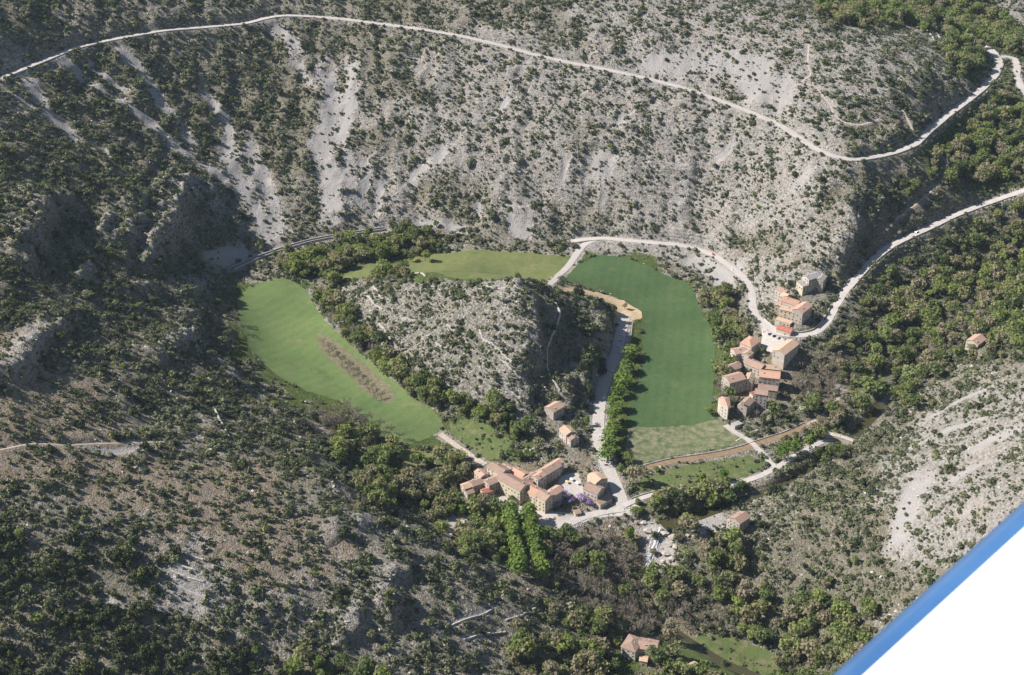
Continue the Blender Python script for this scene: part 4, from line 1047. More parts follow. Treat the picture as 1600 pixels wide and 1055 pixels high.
HOUSES = [
 ('low tan roofed house at the left end of the village', 736, 755, 13, 6, 30, 5.5, dict(rc='tan', wc='pale')),
 ('small brown lean-to house in front of the leftmost village house', 733, 767, 5.5, 5, 30, 3.6, dict(rc='brown', wc='pale', chim=0)),
 ('brown roofed house second from the left in the village', 747, 751, 11, 6.5, 30, 6.5, dict(rc='brown', wc='stone')),
 ('narrow pinkish roofed house behind the left cluster of the village', 752, 738, 8, 6, -55, 9, dict(rc='pink', wc='pale')),
 ('square brown roofed house at the right of the left village cluster', 767, 750, 7.5, 7, 35, 8.5, dict(rc='brown', wc='stone')),
 ('small shed with dark red roof below the left village cluster', 761, 765, 7.5, 5, 30, 4.2, dict(rc='red', wc='pale', chim=0)),
 ('tall cream house with brown roof at the back of the village', 779, 730, 13, 9, -45, 11, dict(rc='brown', wc='cream')),
 ('small brown roofed annexe behind the tall cream house', 793, 729, 8, 6, -45, 8.5, dict(rc='brown', wc='stone')),
 ('long cream house with brown roof in the middle of the village', 801, 750, 22, 10, -43, 10, dict(rc='brown', wc='cream')),
 ('orange roofed house behind the long cream house', 811, 737, 11, 8, -43, 8, dict(rc='orange', wc='pale')),
 ('cream house with bright orange roof beside the long cream house', 832, 763, 14, 9, -43, 9.5, dict(rc='orange', wc='cream')),
 ('tan gabled house at the front corner of the village', 851, 772, 9, 9, -43, 10.5, dict(rc='brown', wc='cream')),
 ('tan roofed house facing the wisteria courtyard', 866, 766, 11, 7, 45, 9.5, dict(rc='pink', wc='stone')),
 ('pinkish brown roof in the heart of the village', 827, 746, 12, 9, 45, 8, dict(rc='brown', wc='stone')),
 ('tall narrow house in the heart of the village', 842, 742, 8, 6, 45, 11, dict(rc='pink', wc='pale')),
 ('long brown roofed house along the top of the courtyard', 857, 731, 18, 8, 45, 8.5, dict(rc='brown', wc='stone')),
 ('salmon roofed house at the top right end of the courtyard', 866, 724, 13, 5.5, 45, 8.5, dict(rc='pink', wc='stone')),
 ('brown roofed house in front of the round ended house', 928, 761, 11, 9, -35, 7.5, dict(rc='brown', wc='pale')),
 ('low open shed with brown roof right of the round ended house', 944, 781, 11, 4.5, 40, 3.2, dict(roof='shed', rc='brown', wc='stone', chim=0, win=.2, pitch=.3)),
 ('small tan pavilion on the gravel square', 827, 799, 7, 6, -40, 3.4, dict(roof='hip', rc='tan', wc='pale', chim=0, win=.4)),
 ('tiny brown hut at the edge of the wisteria courtyard', 902, 799, 4, 3.6, 20, 2.4, dict(rc='brown', wc='pale', chim=0, win=0)),
 ('tan roofed house alone at the foot of the rocky hill', 866, 634, 11, 9, 45, 7, dict(rc='tan', wc='stone')),
 ('house with striped tan roof beside the car park lane', 887, 671, 9, 8, -60, 7.5, dict(rc='tan', wc='pale')),
 ('lower brown roofed half of the house beside the car park lane', 894, 681, 7, 7, -60, 6, dict(rc='brown', wc='pale')),
 # hamlet by the valley road
 ('tall house with orange hipped roof at the top of the hamlet', 1173, 532, 13, 9.5, 50, 9.5, dict(roof='hip', rc='orange', wc='pale')),
 ('salmon roofed house at the upper left of the hamlet', 1155, 546, 9.5, 8, 20, 9, dict(rc='pink', wc='pale')),
 ('narrow pale gabled house beside the salmon roofed one', 1168, 551, 6, 6, 50, 8.5, dict(rc='tan', wc='pale')),
 ('big barn with broad tan roof beside the valley road', 1228, 541, 19.5, 9.5, 50, 8, dict(rc='tan', wc='pale', win=.25, name='barn', cat='barn', chim=0)),
 ('house with wide pinkish brown roof in the middle of the hamlet', 1180, 567, 14, 9, -40, 6.5, dict(rc='brown', wc='pale')),
 ('long low tan roofed house behind the bright orange roof', 1202, 572, 15, 6, -12, 6.5, dict(rc='tan', wc='pale')),
 ('tall house with bright orange roof in the middle of the hamlet', 1203, 583, 14, 9.5, -12, 11, dict(rc='orange', wc='pale')),
 ('grey brown roofed house on the left side of the hamlet', 1146, 571, 11, 8, 35, 8, dict(rc='brown', wc='stone')),
 ('tall stone house with salmon roof on the left of the hamlet', 1147, 588, 13, 10, 25, 11, dict(rc='pink', wc='stone')),
 ('slim tall house with tan roof in the middle of the hamlet', 1172, 588, 9, 5.5, 70, 9.5, dict(rc='tan', wc='pale')),
 ('brown roofed house behind the tower house of the hamlet', 1200, 604, 13, 6.5, -15, 7, dict(rc='brown', wc='stone')),
 ('tower like stone house with brown roof at the right of the hamlet', 1190, 611, 8.5, 7, -15, 11, dict(rc='brown', wc='pale')),
 ('tiny red roofed shed above the church', 1178, 614, 4.5, 4, 30, 3, dict(rc='red', wc='pale', chim=0, win=0)),
 ('low stone block in front of the church', 1151, 661, 6, 4.5, 30, 2.4, dict(roof='flat', rc='grey', wc='stone', chim=0, win=0, door=False)),
 # houses above the road
 ('brown roofed house at the top left of the group above the valley road', 1223, 452, 9, 6.5, -50, 9, dict(rc='brown', wc='pale')),
 ('small tan roofed link house above the valley road', 1228, 460, 5, 7, -50, 8, dict(rc='tan', wc='pale')),
 ('orange roofed house in the middle of the group above the valley road', 1237, 469, 13, 8.5, -38, 9, dict(rc='orange', wc='pale')),
 ('little salmon roofed annexe at the left of the group above the valley road', 1219, 474, 7, 5, -20, 5, dict(rc='pink', wc='pale', chim=0)),
 ('cream house with tan roof at the front of the group above the valley road', 1233, 481, 12, 7.5, -25, 8, dict(rc='tan', wc='cream')),
 ('stone house with salmon brown roof at the right of the group above the valley road', 1254, 479, 14, 8.5, 50, 10, dict(rc='pink', wc='stone')),
 ('red roofed garage beside the bend of the valley road', 1227, 513, 11, 6, -35, 3.6, dict(rc='red', wc='pale', chim=0, win=.2)),
 ('low flat roofed terrace house above the red garage', 1225, 500, 12, 5, -35, 3, dict(roof='flat', rc='tan', wc='pale', chim=0, win=.5)),
 ('cream cube house with grey roof on the rocks above the valley road', 1257, 442, 9, 7.5, 30, 6.5, dict(roof='shed', rc='grey', wc='cream', pitch=.12)),
 ('grey roofed house behind the cream cube house', 1269, 430, 12, 7.5, 30, 8, dict(rc='grey', wc='pale')),
 ('small slate grey roofed house right of the cream cube house', 1284, 433, 8, 5.5, 60, 6, dict(rc='grey', wc='stone')),
 ('lone house with faded red roof on the right hillside', 1526, 529, 12, 9, 45, 6.5, dict(rc='pink', wc='pale')),
 ('mill house with brown roof above the waterfall', 1156, 807, 10, 8.5, 42, 9, dict(rc='brown', wc='stone')),
 ('roofless pale annexe of the mill house', 1146, 811, 5.5, 6, 42, 6, dict(roof='flat', rc='tan', wc='pale', chim=0)),
 ('left half of the lowest house with hipped brown roof', 988, 1003, 12, 9, 62, 8.5, dict(roof='hip', rc='brown', wc='pale')),
 ('cream right half of the lowest house with brown roof', 1013, 1005, 11, 9, -14, 9.5, dict(rc='brown', wc='cream', chim=2)),
 ('small outhouse with orange roof at the bottom edge', 1081, 1041, 7.5, 6, 30, 4, dict(rc='pink', wc='pale', chim=0)),
 ('little cream porch house in front of the lowest house', 1006, 1028, 4.5, 4.5, -14, 4, dict(rc='tan', wc='cream', chim=0)),
 ('small stone hut in the trees below the hairpin', 1570, 167, 8, 6, 20, 3.2, dict(rc='tan', wc='stone', chim=0, win=.2)),
 ('small pinkish hut hidden in the side valley wood', 1558, 424, 7, 5, 20, 4, dict(rc='pink', wc='pale', chim=0, win=.3)),
]
for lab, px, py, w, d, ang, hw, kw in HOUSES:
    house(lab, px, py, w, d, ang, hw, **kw)

# round ended house
def round_house():
    hw, r = 9.0, 6.8
    x, y, z = hit(931, 744, hw + 1); z = float(bil(H, x, y))
    root = empty('round_ended_house', (x, y, z), R(35)); tag(root, 'house with a rounded end and tan half cone roof by the courtyard', 'house')
    keep_out.append((x, y, 9))
    n_ = 16
    arc = [(r * math.cos(math.pi * k / n_), r * math.sin(math.pi * k / n_)) for k in range(n_ + 1)]
    poly = [(-r, -7.0), (r, -7.0)] + arc
    wl_ = MB(); wl_.prism(poly, -2.5, hw); wl_.build('wall', WM['pale'], root)
    rf = MB(); apex = (0, -.3, hw + 2.6); back = (0, -7.4, hw + 2.6)
    ring = [(1.06 * a, 1.06 * b, hw - .1) for a, b in arc]
    for k in range(n_): slab(rf, [ring[k], ring[k + 1], apex], .2)
    slab(rf, [(1.06 * r, -7.4, hw - .1), ring[0], apex, back], .2); slab(rf, [(-1.06 * r, -7.4, hw - .1), ring[-1], apex, back], .2)
    rf.add([(-r, -7.0, hw), (r, -7.0, hw), (0, -7.0, hw + 2.5)], [(0, 1, 2)])
    rf.build('roof', RM['tan'], root)
    for zz in (1.2, 4.4): 
        for xx in (-3.5, 0, 3.5): add_window(root, xx, -7.0, zz, 0)
    for k in (5, 8, 11):
        a = math.pi * (k + .5) / n_; add_window(root, r * .99 * math.cos(a), r * .99 * math.sin(a), 4.5, a + math.pi / 2)
round_house()

def church():
    w, d, hw, p = 15, 8.5, 8.5, .45
    x, y, z = hit(1166, 628, hw + 1); z = float(bil(H, x, y))
    root = empty('church', (x, y, z), R(55)); tag(root, 'small stone church with a bell gable above its red door', 'church')
    keep_out.append((x, y, 9))
    mb = MB(); gable(mb, w, d, hw, p, -2.5); mb.build('wall', WM['pale'], root)
    rf = MB(); a, b, o = w / 2, d / 2, .35
    for s in (-1, 1): slab(rf, [(-a + .5, s * (b + o), hw - p * o), (a + o, s * (b + o), hw - p * o), (a + o, 0, hw + p * b), (-a + .5, 0, hw + p * b)], .22)
    rf.build('roof', RM['brown'], root)
    fc = MB(); fc.add([(-a-.5,-b-.3,-2.5),(-a+.2,-b-.3,-2.5),(-a+.2,b+.3,-2.5),(-a-.5,b+.3,-2.5),(-a-.5,-b-.3,hw+.4),(-a+.2,-b-.3,hw+.4),(-a+.2,b+.3,hw+.4),(-a-.5,b+.3,hw+.4),(-a-.5,0,hw+p*b+.7),(-a+.2,0,hw+p*b+.7)],
           [(3,2,1,0),(0,1,5,4),(2,3,7,6),(1,2,6,9,5),(3,0,4,8,7),(4,5,9,8),(6,7,8,9)])
    fc.build('facade', WM['stone'], root)
    bg_ = MB(); zt = hw + p * b
    bg_.box(-a-.5, -a+.2, -1.7, -.7, zt - .6, zt + 2.6); bg_.box(-a-.5, -a+.2, .7, 1.7, zt - .6, zt + 2.6); bg_.box(-a-.5, -a+.2, -1.7, 1.7, zt + 2.6, zt + 3.2)
    bg_.add([(-a-.5,-1.7,zt+3.2),(-a+.2,-1.7,zt+3.2),(-a+.2,1.7,zt+3.2),(-a-.5,1.7,zt+3.2),(-a-.5,0,zt+4.2),(-a+.2,0,zt+4.2)], [(0,1,5,4),(2,3,4,5),(1,2,5),(3,0,4)])
    bo = bg_.build('bell_gable', WM['stone'], root)
    be = MB(); be.tube((-a - .15, 0, zt + .9), (-a - .15, 0, zt + 1.9), .55, .25, 8); be.tube((-a - .15, 0, zt + 1.9), (-a - .15, 0, zt + 2.6), .06, .06, 5); be.build('bell', M['door'], bo)
    dd = MB(); dd.box(-a-.6, -a-.51, -1.0, 1.0, 0, 2.9); dd.tube((-a - .6, 0, 2.9), (-a - .51, 0, 2.9), 1.0, 1.0, 12); dd.build('door', flat_mat('red_door', (.36, .15, .08), (.44, .2, .11), 1, 0), root)
    oc = MB(); oc.tube((-a - .58, 0, 6.3), (-a - .51, 0, 6.3), .75, .75, 12); oc.build('round_window', M['pane'], root)
    for s in (-1, 1):
        for u in (-3, 2.5): add_window(root, u, s * b, 4.2, 0 if s < 0 else math.pi)
    for u in (-2, 3): 
        bt = MB(); bt.box(u - .4, u + .4, -b - 1.0, -b + .05, -2.5, 5.0); bt.build('buttress', WM['stone'], root)
church()

def wedge_house():
    hw = 13.0
    x, y, z = hit(1132, 628, hw); z = float(bil(H, x, y))
    root = empty('wedge_house', (x, y, z), 0); tag(root, 'tall wedge shaped house tapering to a corner at the bottom of the hamlet', 'house')
    keep_out.append((x, y, 9))
    poly = [(1.8, -10), (4.6, -2), (5.2, 6), (-1.0, 8.5), (-4.6, 5.5), (-4.2, 0)]
    mb = MB(); mb.prism(poly, -2.5, hw); mb.build('wall', WM['pale'], root)
    rf = MB(); ap = (0.3, 1.5, hw + 2.3)
    for k in range(6):
        p0, p1 = poly[k], poly[(k + 1) % 6]
        slab(rf, [(p0[0] * 1.05, p0[1] * 1.04, hw - .05), (p1[0] * 1.05, p1[1] * 1.04, hw - .05), ap], .2)
    rf.build('roof', RM['pink'], root)
    for zz in (2, 5.2, 8.6):
        for k, t in ((5, .4), (5, .75), (0, .5)):
            p0, p1 = poly[k], poly[(k + 1) % 6]; rz = math.atan2(p1[1] - p0[1], p1[0] - p0[0])
            add_window(root, p0[0] + t * (p1[0] - p0[0]), p0[1] + t * (p1[1] - p0[1]), zz, rz)
wedge_house()

def ruin():
    x, y, z = hit(1552, 521, 1); z = float(bil(H, x, y))
    root = empty('ruined_house', (x, y, z), R(35)); tag(root, 'roofless white ruin behind the lone right hillside house', 'ruin')
    keep_out.append((x, y, 8))
    for (x0, x1, y0, y1, h) in ((-8, 7, -3.5, -2.9, 2.4), (-8, 7, 2.9, 3.5, 3.2), (-8, -7.4, -2.9, 2.9, 3.0), (6.4, 7, -2.9, 2.9, 1.8), (-1, -.4, -2.9, 2.9, 2.2)):
        mb = MB(); mb.box(x0, x1, y0, y1, -2.5, h); mb.build('wall', WM['pale'], root)
ruin()

def stone_bridge():
    x, y, z = hit(1306, 684, 2.0)
    root = empty('stone_bridge', (x, y, 1.2), R(-26)); tag(root, 'humped stone arch bridge over the river behind the grove', 'bridge')
    keep_out.append((x, y, 9))
    prof = [(-15, -7), (-6, -7)] + [(-6 * math.cos(math.pi * k / 12), -5 + 5.2 * math.sin(math.pi * k / 12)) for k in range(13)] + [(6, -7), (15, -7), (15, .3), (8, 1.1), (0, 1.6), (-8, 1.1), (-15, .3)]
    k = len(prof)
    me_ = mesh_from('arch', [(a, -2.1, b) for a, b in prof] + [(a, 2.1, b) for a, b in prof], [tuple(range(k)), tuple(range(2 * k - 1, k - 1, -1))] + [(i, k + i, k + (i + 1) % k, (i + 1) % k) for i in range(k)], [WM['pale']])
    link('arch', me_, root)
    for s in (-1, 1):
        mb = MB(); tp = [(-15, .3), (-8, 1.1), (0, 1.6), (8, 1.1), (15, .3)]
        for (a, b), (c, e) in zip(tp[:-1], tp[1:]):
            y0, y1 = sorted((s * 1.75, s * 2.25))
            mb.add([(a,y0,b-.2),(c,y0,e-.2),(c,y1,e-.2),(a,y1,b-.2),(a,y0,b+.8),(c,y0,e+.8),(c,y1,e+.8),(a,y1,b+.8)], [(3,2,1,0),(4,5,6,7),(0,1,5,4),(1,2,6,5),(2,3,7,6),(3,0,4,7)])
        mb.build('parapet', WM['pale'], root)
    mb = MB(); mb.box(-3.5, 3.5, -1.7, 1.7, 1.2, 1.66); mb.build('deck', M['dirt'], root)
stone_bridge()

# ------------------------------------------------------------------ cars
def paint(name, c, rough=.3):
    m, nt, b = new_mat(name); b.inputs['Base Color'].default_value = (*c, 1); b.inputs['Roughness'].default_value = rough; b.inputs['Specular IOR Level'].default_value = .5; b.inputs['Coat Weight'].default_value = .4
    return m
PAINT = {'white': paint('white_car_paint', (.75, .75, .74)), 'silver': paint('silver_car_paint', (.42, .44, .46)), 'dark': paint('dark_car_paint', (.022, .025, .032)), 'blue': paint('blue_car_paint', (.04, .09, .22)), 'red': paint('red_car_paint', (.45, .03, .025)), 'teal': paint('teal_car_paint', (.03, .16, .17)), 'grey': paint('grey_car_paint', (.14, .145, .15))}
M['tyre'] = paint('tyre_rubber', (.018, .018, .018), .8)
M['rim'] = paint('wheel_rim', (.45, .45, .46), .35)
M['lampglass'] = paint('headlight_glass', (.7, .7, .68), .1)
def extrude(mb, prof, y0, y1, inset=0.0):
    k = len(prof); zt = max(p[1] for p in prof)
    mb.add([(a, y0 + inset * (b / zt if zt else 0), b) for a, b in prof] + [(a, y1 - inset * (b / zt if zt else 0), b) for a, b in prof],
           [tuple(range(k)), tuple(range(2 * k - 1, k - 1, -1))] + [(i, k + i, k + (i + 1) % k, (i + 1) % k) for i in range(k)])
bm_ = MB(); extrude(bm_, [(-2.1, .28), (2.05, .28), (2.12, .55), (2.0, .78), (1.0, .92), (-1.75, .95), (-2.1, .85)], -.86, .86)
CAR_BODY = bm_
gm = MB(); gm.add([(-1.85,-.78,.93),(1.05,-.78,.91),(1.05,.78,.91),(-1.85,.78,.93),(-1.45,-.62,1.40),(.25,-.62,1.42),(.25,.62,1.42),(-1.45,.62,1.40)], [(3,2,1,0),(4,5,6,7),(0,1,5,4),(1,2,6,5),(2,3,7,6),(3,0,4,7)])
CAR_GLASS = gm.mesh('cabin_glass', M['pane'])
rm_ = MB(); rm_.box(-1.5, .28, -.64, .64, 1.405, 1.48)
for s in (-1, 1):
    for (xa, xb) in ((-1.85, -1.45), (1.05, .25), (-.35, -.35)):
        rm_.tube((xa, s * .79, .93), (xb, s * .63, 1.42), .05, .05, 4)
wh = MB(); wh.tube((0, -.12, 0), (0, .12, 0), .32, .32, 12); TYRE = wh.mesh('wheel', M['tyre'])
wr = MB(); wr.tube((0, -.13, 0), (0, .13, 0), .19, .19, 8); RIM = wr.mesh('rim', M['rim'])
hl = MB(); hl.box(-.05, .05, -.16, .16, -.08, .08); HEADL = hl.mesh('headlight', M['lampglass'])
BODY = {k: CAR_BODY.mesh('body', m) for k, m in PAINT.items()}
ROOFM = {k: rm_.mesh('roof', m) for k, m in PAINT.items()}
def road_near(x, y):
    best = None
    for k, (hw, q) in list(road_w.items()):
        d = np.hypot(q[:, 0] - x, q[:, 1] - y); i = int(np.argmin(d))
        if best is None or d[i] < best[0]:
            j = min(i + 1, len(q) - 1); t = q[j] - q[j - 1]; best = (d[i], math.atan2(t[1], t[0]), float(q[i, 2]), hw)
    return best
def car(px, py, colr, label, head=0.0, grp=None, zup=.12):
    x, y, z = hit(px, py, .7)
    d, a, rz, hw = road_near(x, y)
    z = rz + .13 if d < hw else float(bil(H, x, y)) + .2
    root = empty('parked_car', (x, y, z), a + R(head)); tag(root, label, 'car', grp)
    link('body', BODY[colr], root); link('cabin_glass', CAR_GLASS, root); link('roof', ROOFM[colr], root)
    for u in (-1.3, 1.3):
        for v in (-.78, .78):
            o = link('wheel', TYRE, root); o.location = (u, v, .32); link('rim', RIM, o)
    for v in (-.6, .6):
        o = link('headlight', HEADL, root); o.location = (2.07, v, .62)
G1, G2, G3 = 'cars parked along the car park lane', 'cars parked by the hamlet', 'cars parked along the wooded valley road'
car(1115, 398, 'red', 'red car driving on the valley road below the far slope'); car(1144, 421, 'white', 'white car on the valley road behind the red one')
for px, py, c, l in ((1172, 487, 'dark', 'dark car at the roadside, farthest of three left of the bend'), (1177, 494, 'grey', 'grey car in the middle of three left of the bend'), (1184, 504, 'white', 'white car nearest the bend of the valley road')): car(px, py, c, l, 15, G2)
for px, py, c, l in ((1203, 522, 'blue', 'blue car at the left of three before the barn'), (1210, 525, 'dark', 'dark car in the middle of three before the barn'), (1217, 528, 'grey', 'grey car at the right of three before the barn')): car(px, py, c, l, 70, G2)
car(1256, 532, 'dark', 'dark car beside the right corner of the barn', 10, G2)
cl = 'dark silver blue dark grey dark white silver dark blue grey'.split()
o_ = 'first second third fourth fifth sixth seventh eighth ninth tenth eleventh'.split()
for i, (px, py) in enumerate(P2("1289,497 1294,488 1299,479 1304,470 1309,461 1315,453 1320,445 1326,438 1332,431 1338,425 1345,419")): car(px, py, cl[i], '%s car in the line on the wooded road, %s from the bend' % (cl[i], o_[i]), 4, G3)
car(1433, 363, 'teal', 'teal car alone on the wooded valley road', 0)
for px, py, c, l in ((931, 586, 'white', 'white car, farthest of those under the rocky hill'), (932, 593, 'silver', 'silver car second of those under the rocky hill'), (928, 600, 'grey', 'grey car third of those under the rocky hill'), (926, 622, 'blue', 'blue car in the shade beside the car park lane'), (924, 632, 'white', 'white car in the shade beside the car park lane'), (928, 645, 'dark', 'dark car in the shade beside the car park lane'),
                     (972, 524, 'white', 'white car at the top right of the car park'), (970, 533, 'silver', 'silver car at the top right of the car park'), (967, 542, 'white', 'second white car at the right side of the car park'), (957, 581, 'white', 'white car beside the first avenue trees'), (933, 662, 'silver', 'silver car at the narrow end of the car park'), (939, 682, 'white', 'white car near the village end of the car park lane')): car(px, py, c, l, 75, G1)
car(707, 806, 'silver', 'silver car in the gravel yard', 20); car(715, 803, 'white', 'white car in the gravel yard', 20)
car(1579, 92, 'silver', 'silver car on the hairpin behind the spur'); car(1588, 112, 'grey', 'grey car on the hairpin behind the spur')

# ------------------------------------------------------------------ walls, canal, falls and small things
def seg(q, a, b): return q[int(a * len(q)):max(int(a * len(q)) + 2, int(b * len(q)))]
uq = road_w['upper_road'][1]; vq = road_w['valley_road'][1]
tag(wall_along('parapet_wall', seg(uq, .70, .97), 4.7, .5, .95, M['stone']), 'pale parapet on the outer edge of the upper road round the spur', 'wall')
tag(wall_along('parapet_wall', seg(uq, 0, .27), 4.7, .45, .8, M['stone']), 'low pale parapet of the upper road above the gullies', 'wall')
tag(wall_along('retaining_wall', seg(vq, .62, .97), 4.1, .6, .85, M['stone'], 3.0), 'long parapet along the wooded valley road', 'wall')
tag(wall_along('retaining_wall', seg(vq, .42, .58), -4.2, .6, 1.6, M['stone'], 1.0), 'stone wall on the inner side of the road bend below the houses', 'wall')
tag(wall_along('canal_wall', path_w['canal_bed'][1], -3.9, .5, .9, M['stone'], 1.0), 'pale wall along the upper edge of the brown canal', 'wall')
tag(wall_along('lane_wall', seg(road_w['river_lane'][1], .04, .2), -3.0, .5, 1.0, M['stone'], 1.0), 'curved pale wall beside the start of the river lane', 'wall')
tag(wall_along('lane_wall', seg(road_w['church_lane'][1], .0, .8), 2.5, .45, .9, M['stone'], 1.0), 'pale wall beside the lane below the church', 'wall')
tag(wall_along('car_park_wall', world_path("988,505 986,525 983,545 978,556"), 0, .5, .8, M['stone'], 1.0), 'pale wall between the car park and the crop field', 'wall')
WALLS = [("850,462 868,475 875,492 868,515 855,545 855,575 862,595 875,612", 1.5, 'pale stone wall winding down the shaded side of the rocky hill'),
 ("580,432 600,426 640,428 665,432", .9, 'dry stone wall along the left end of the hill top'), ("583,448 592,462 600,468", .9, 'short dry stone wall near the left end of the hill'), ("573,463 585,478 598,484", .9, 'dry stone wall on the left flank of the hill, above the longest one'),
 ("592,506 605,522 613,530", 1.0, 'low dry stone wall at the left foot of the hill'), ("625,494 640,500 656,504", 1.0, 'short level dry stone wall in the middle of the left hill face'), ("698,508 712,519 726,530 730,538", 1.0, 'curved dry stone wall in the middle of the hill face'), ("748,516 756,532 780,548 800,566", 1.0, 'diagonal dry stone wall right of the hill face'), ("782,562 795,574 808,588 822,600", 1.0, 'long dry stone wall low on the hill face'),
 ("680,536 690,544 706,544", .9, 'small dry stone wall above the trees of the hill face'), ("743,452 760,449 790,452", .9, 'dry stone wall on the summit of the hill'), ("790,606 810,620 822,632", .9, 'dry stone wall above the two cypresses'),
 ("700,978 730,968 752,962 770,952", 1.0, 'dry stone terrace wall on the spur below the village, the upper left one'), ("725,1000 750,992 775,990 790,988", 1.0, 'dry stone terrace wall on the spur, the lower left one'), ("790,970 815,962 838,950", 1.0, 'dry stone terrace wall on the spur, the right one'), ("860,985 876,978 890,985", 1.0, 'short dry stone terrace wall right of the others on the spur'),
 ("272,878 290,888 306,893", 1.0, 'second terrace wall from the top on the left slope'), ("286,862 300,870 318,876", 1.0, 'topmost terrace wall on the left slope'), ("268,893 290,902 318,910", 1.0, 'third terrace wall from the top on the left slope'), ("265,910 290,922 325,938", 1.0, 'fourth terrace wall from the top on the left slope'), ("250,925 280,938 300,948", 1.0, 'lowest terrace wall on the left slope'),
 ("1448,48 1456,58 1460,66", .8, 'leftmost of the short terrace walls on the far spur'), ("1463,52 1470,62 1474,70", .8, 'second of the short terrace walls on the far spur'), ("1478,56 1484,64 1486,72", .8, 'third of the short terrace walls on the far spur'), ("1492,62 1498,70 1500,78", .8, 'rightmost of the short terrace walls on the far spur'),
 ("335,640 345,660 358,685", .9, 'low stone wall running down the left slope above the trail'), ("826,698 812,712 826,706 850,694", .8, 'garden wall above the village'), ("1185,672 1165,680 1150,690", .5, 'garden wall below the church')]
for s, h, lab in WALLS:
    q = world_path(s, 1.6, 1)
    q[:, 2] = bil(H, q[:, 0], q[:, 1])
    tag(wall_along('dry_stone_wall', q, 0, .9 if s[0] in '78' and ',9' in s else 1.2, h * (.9 if ',9' in s else 1.3), M['stone'], .8, .2), lab, 'wall')
root = empty('canal', tuple(canal_w[0]), 0); tag(root, 'narrow walled canal along the foot of the far slope', 'canal')
qq = canal_w - canal_w[0]
for off, h, bl_ in ((-2.3, 1.0, 2.5), (2.3, .9, 3.2)):
    o = wall_along('wall', qq, off, .7, h, M['stone'], bl_, .03); o.parent = root
o = water_strip('water', qq, 1.95, None, M['canal_water']); o.parent = root; o.location = (0, 0, 1.0)
# waterfall
top = np.array(hit(1031, 826)); top[2] = -3.3
bot = np.array(hit(1012, 888)); bot[2] = float(bil(H, bot[0], bot[1])) + .3
root = empty('waterfall', tuple(bot), 0); tag(root, 'white waterfall dropping over pale rocks below the river pool', 'waterfall')
for k, (ox, wd) in enumerate(((0, .75), (-3.4, .22), (2.4, .2))):
    vs = []; n_ = 34
    for i in range(n_):
        t = i / (n_ - 1); p = top * (1 - t) + bot * t
        gz = float(bil(H, p[0] + ox, p[1]))
        z = max(gz + 1.1, top[2] - (top[2] - bot[2]) * t ** 1.5 - .2 if i else top[2])
        w = wd * (.7 + .6 * t + .25 * math.sin(i * 2.1 + k))
        for s in (-1, 0, 1): vs.append((p[0] + ox * (1 - .3 * t) + (.8 * math.sin(i * .21 + k * 2) + .18 * math.sin(i * .9 + k)) * (.3 + t) + s * w - bot[0], p[1] - bot[1], z + (.25 if s == 0 else 0) - bot[2]))
    fs = [(3*i+j, 3*i+j+1, 3*i+j+4, 3*i+j+3) for i in range(n_ - 1) for j in range(2)]
    link('water_strand', mesh_from('water_strand', vs, fs, [M['foam']], smooth=True), root)
def boulder_mesh(seed, mat='boulder', flatness=.7, npt=22):
    g = random.Random(seed); bm = bmesh.new()
    sx, sy, sz = g.uniform(.8, 1.35), g.uniform(.75, 1.2), flatness * g.uniform(.7, 1.1)
    for k in range(npt):
        d = Vector((g.gauss(0, 1), g.gauss(0, 1), g.gauss(0, 1))).normalized() * g.uniform(.75, 1.05)
        bm.verts.new((d.x * sx, d.y * sy, max(-.55, min(.7, d.z)) * sz))
    r = bmesh.ops.convex_hull(bm, input=bm.verts)
    bmesh.ops.delete(bm, geom=[v for v in bm.verts if not v.link_faces], context='VERTS')
    me_ = bpy.data.meshes.new('boulder'); bm.to_mesh(me_); bm.free(); me_.materials.append(M[mat]); return me_
BM_ = [boulder_mesh(k) for k in range(5)]
BOULD = [(1012,828,4),(1040,832,4.5),(1052,838,4),(1063,838,3.6),(1075,836,3),(1046,848,3.6),(1054,853,4),(1040,862,4.2),(1050,872,4),(1036,876,3.6),(1026,884,3),(1060,866,3),(1085,835,2.6),(1100,832,2.6),(1112,828,2.4),(1006,816,3),(1130,822,2.4),(1014,840,2.2),(1034,856,2),(1048,884,3),(1300,1018,4),(1312,1010,4),(1290,1030,3),(1285,1008,3)]
ordb = {}
for lo_, hi_ in ((0, 1090), (1090, 1200), (1200, 1600)):
    for i, (u, v, _) in enumerate(sorted(q for q in BOULD if lo_ <= q[0] < hi_)): ordb[(u, v)] = 'first second third fourth fifth sixth seventh eighth ninth tenth eleventh twelfth thirteenth fourteenth fifteenth sixteenth seventeenth eighteenth'.split()[i]
for i, (px, py, s) in enumerate(BOULD):
    x, y, z = hit(px, py, s * .3)
    o = link('boulder', BM_[i % 5]); o.location = (x, y, float(bil(H, x, y)) + s * .12); o.rotation_euler = (0, 0, i * 1.7); o.scale = (s * .85, s * .85, s * .8)
    nb_ = ordb[(px, py)]
    tag(o, ('pale boulder around the waterfall, %s from the left' % nb_) if px < 1090 else (('pale boulder on the bank below the mill, %s from the left' % nb_) if px < 1200 else ('pale boulder low on the right slope, %s from the left' % nb_)), 'boulder', 'boulders around the waterfall' if px < 1090 else ('boulders below the mill' if px < 1200 else 'boulders on the right slope'))
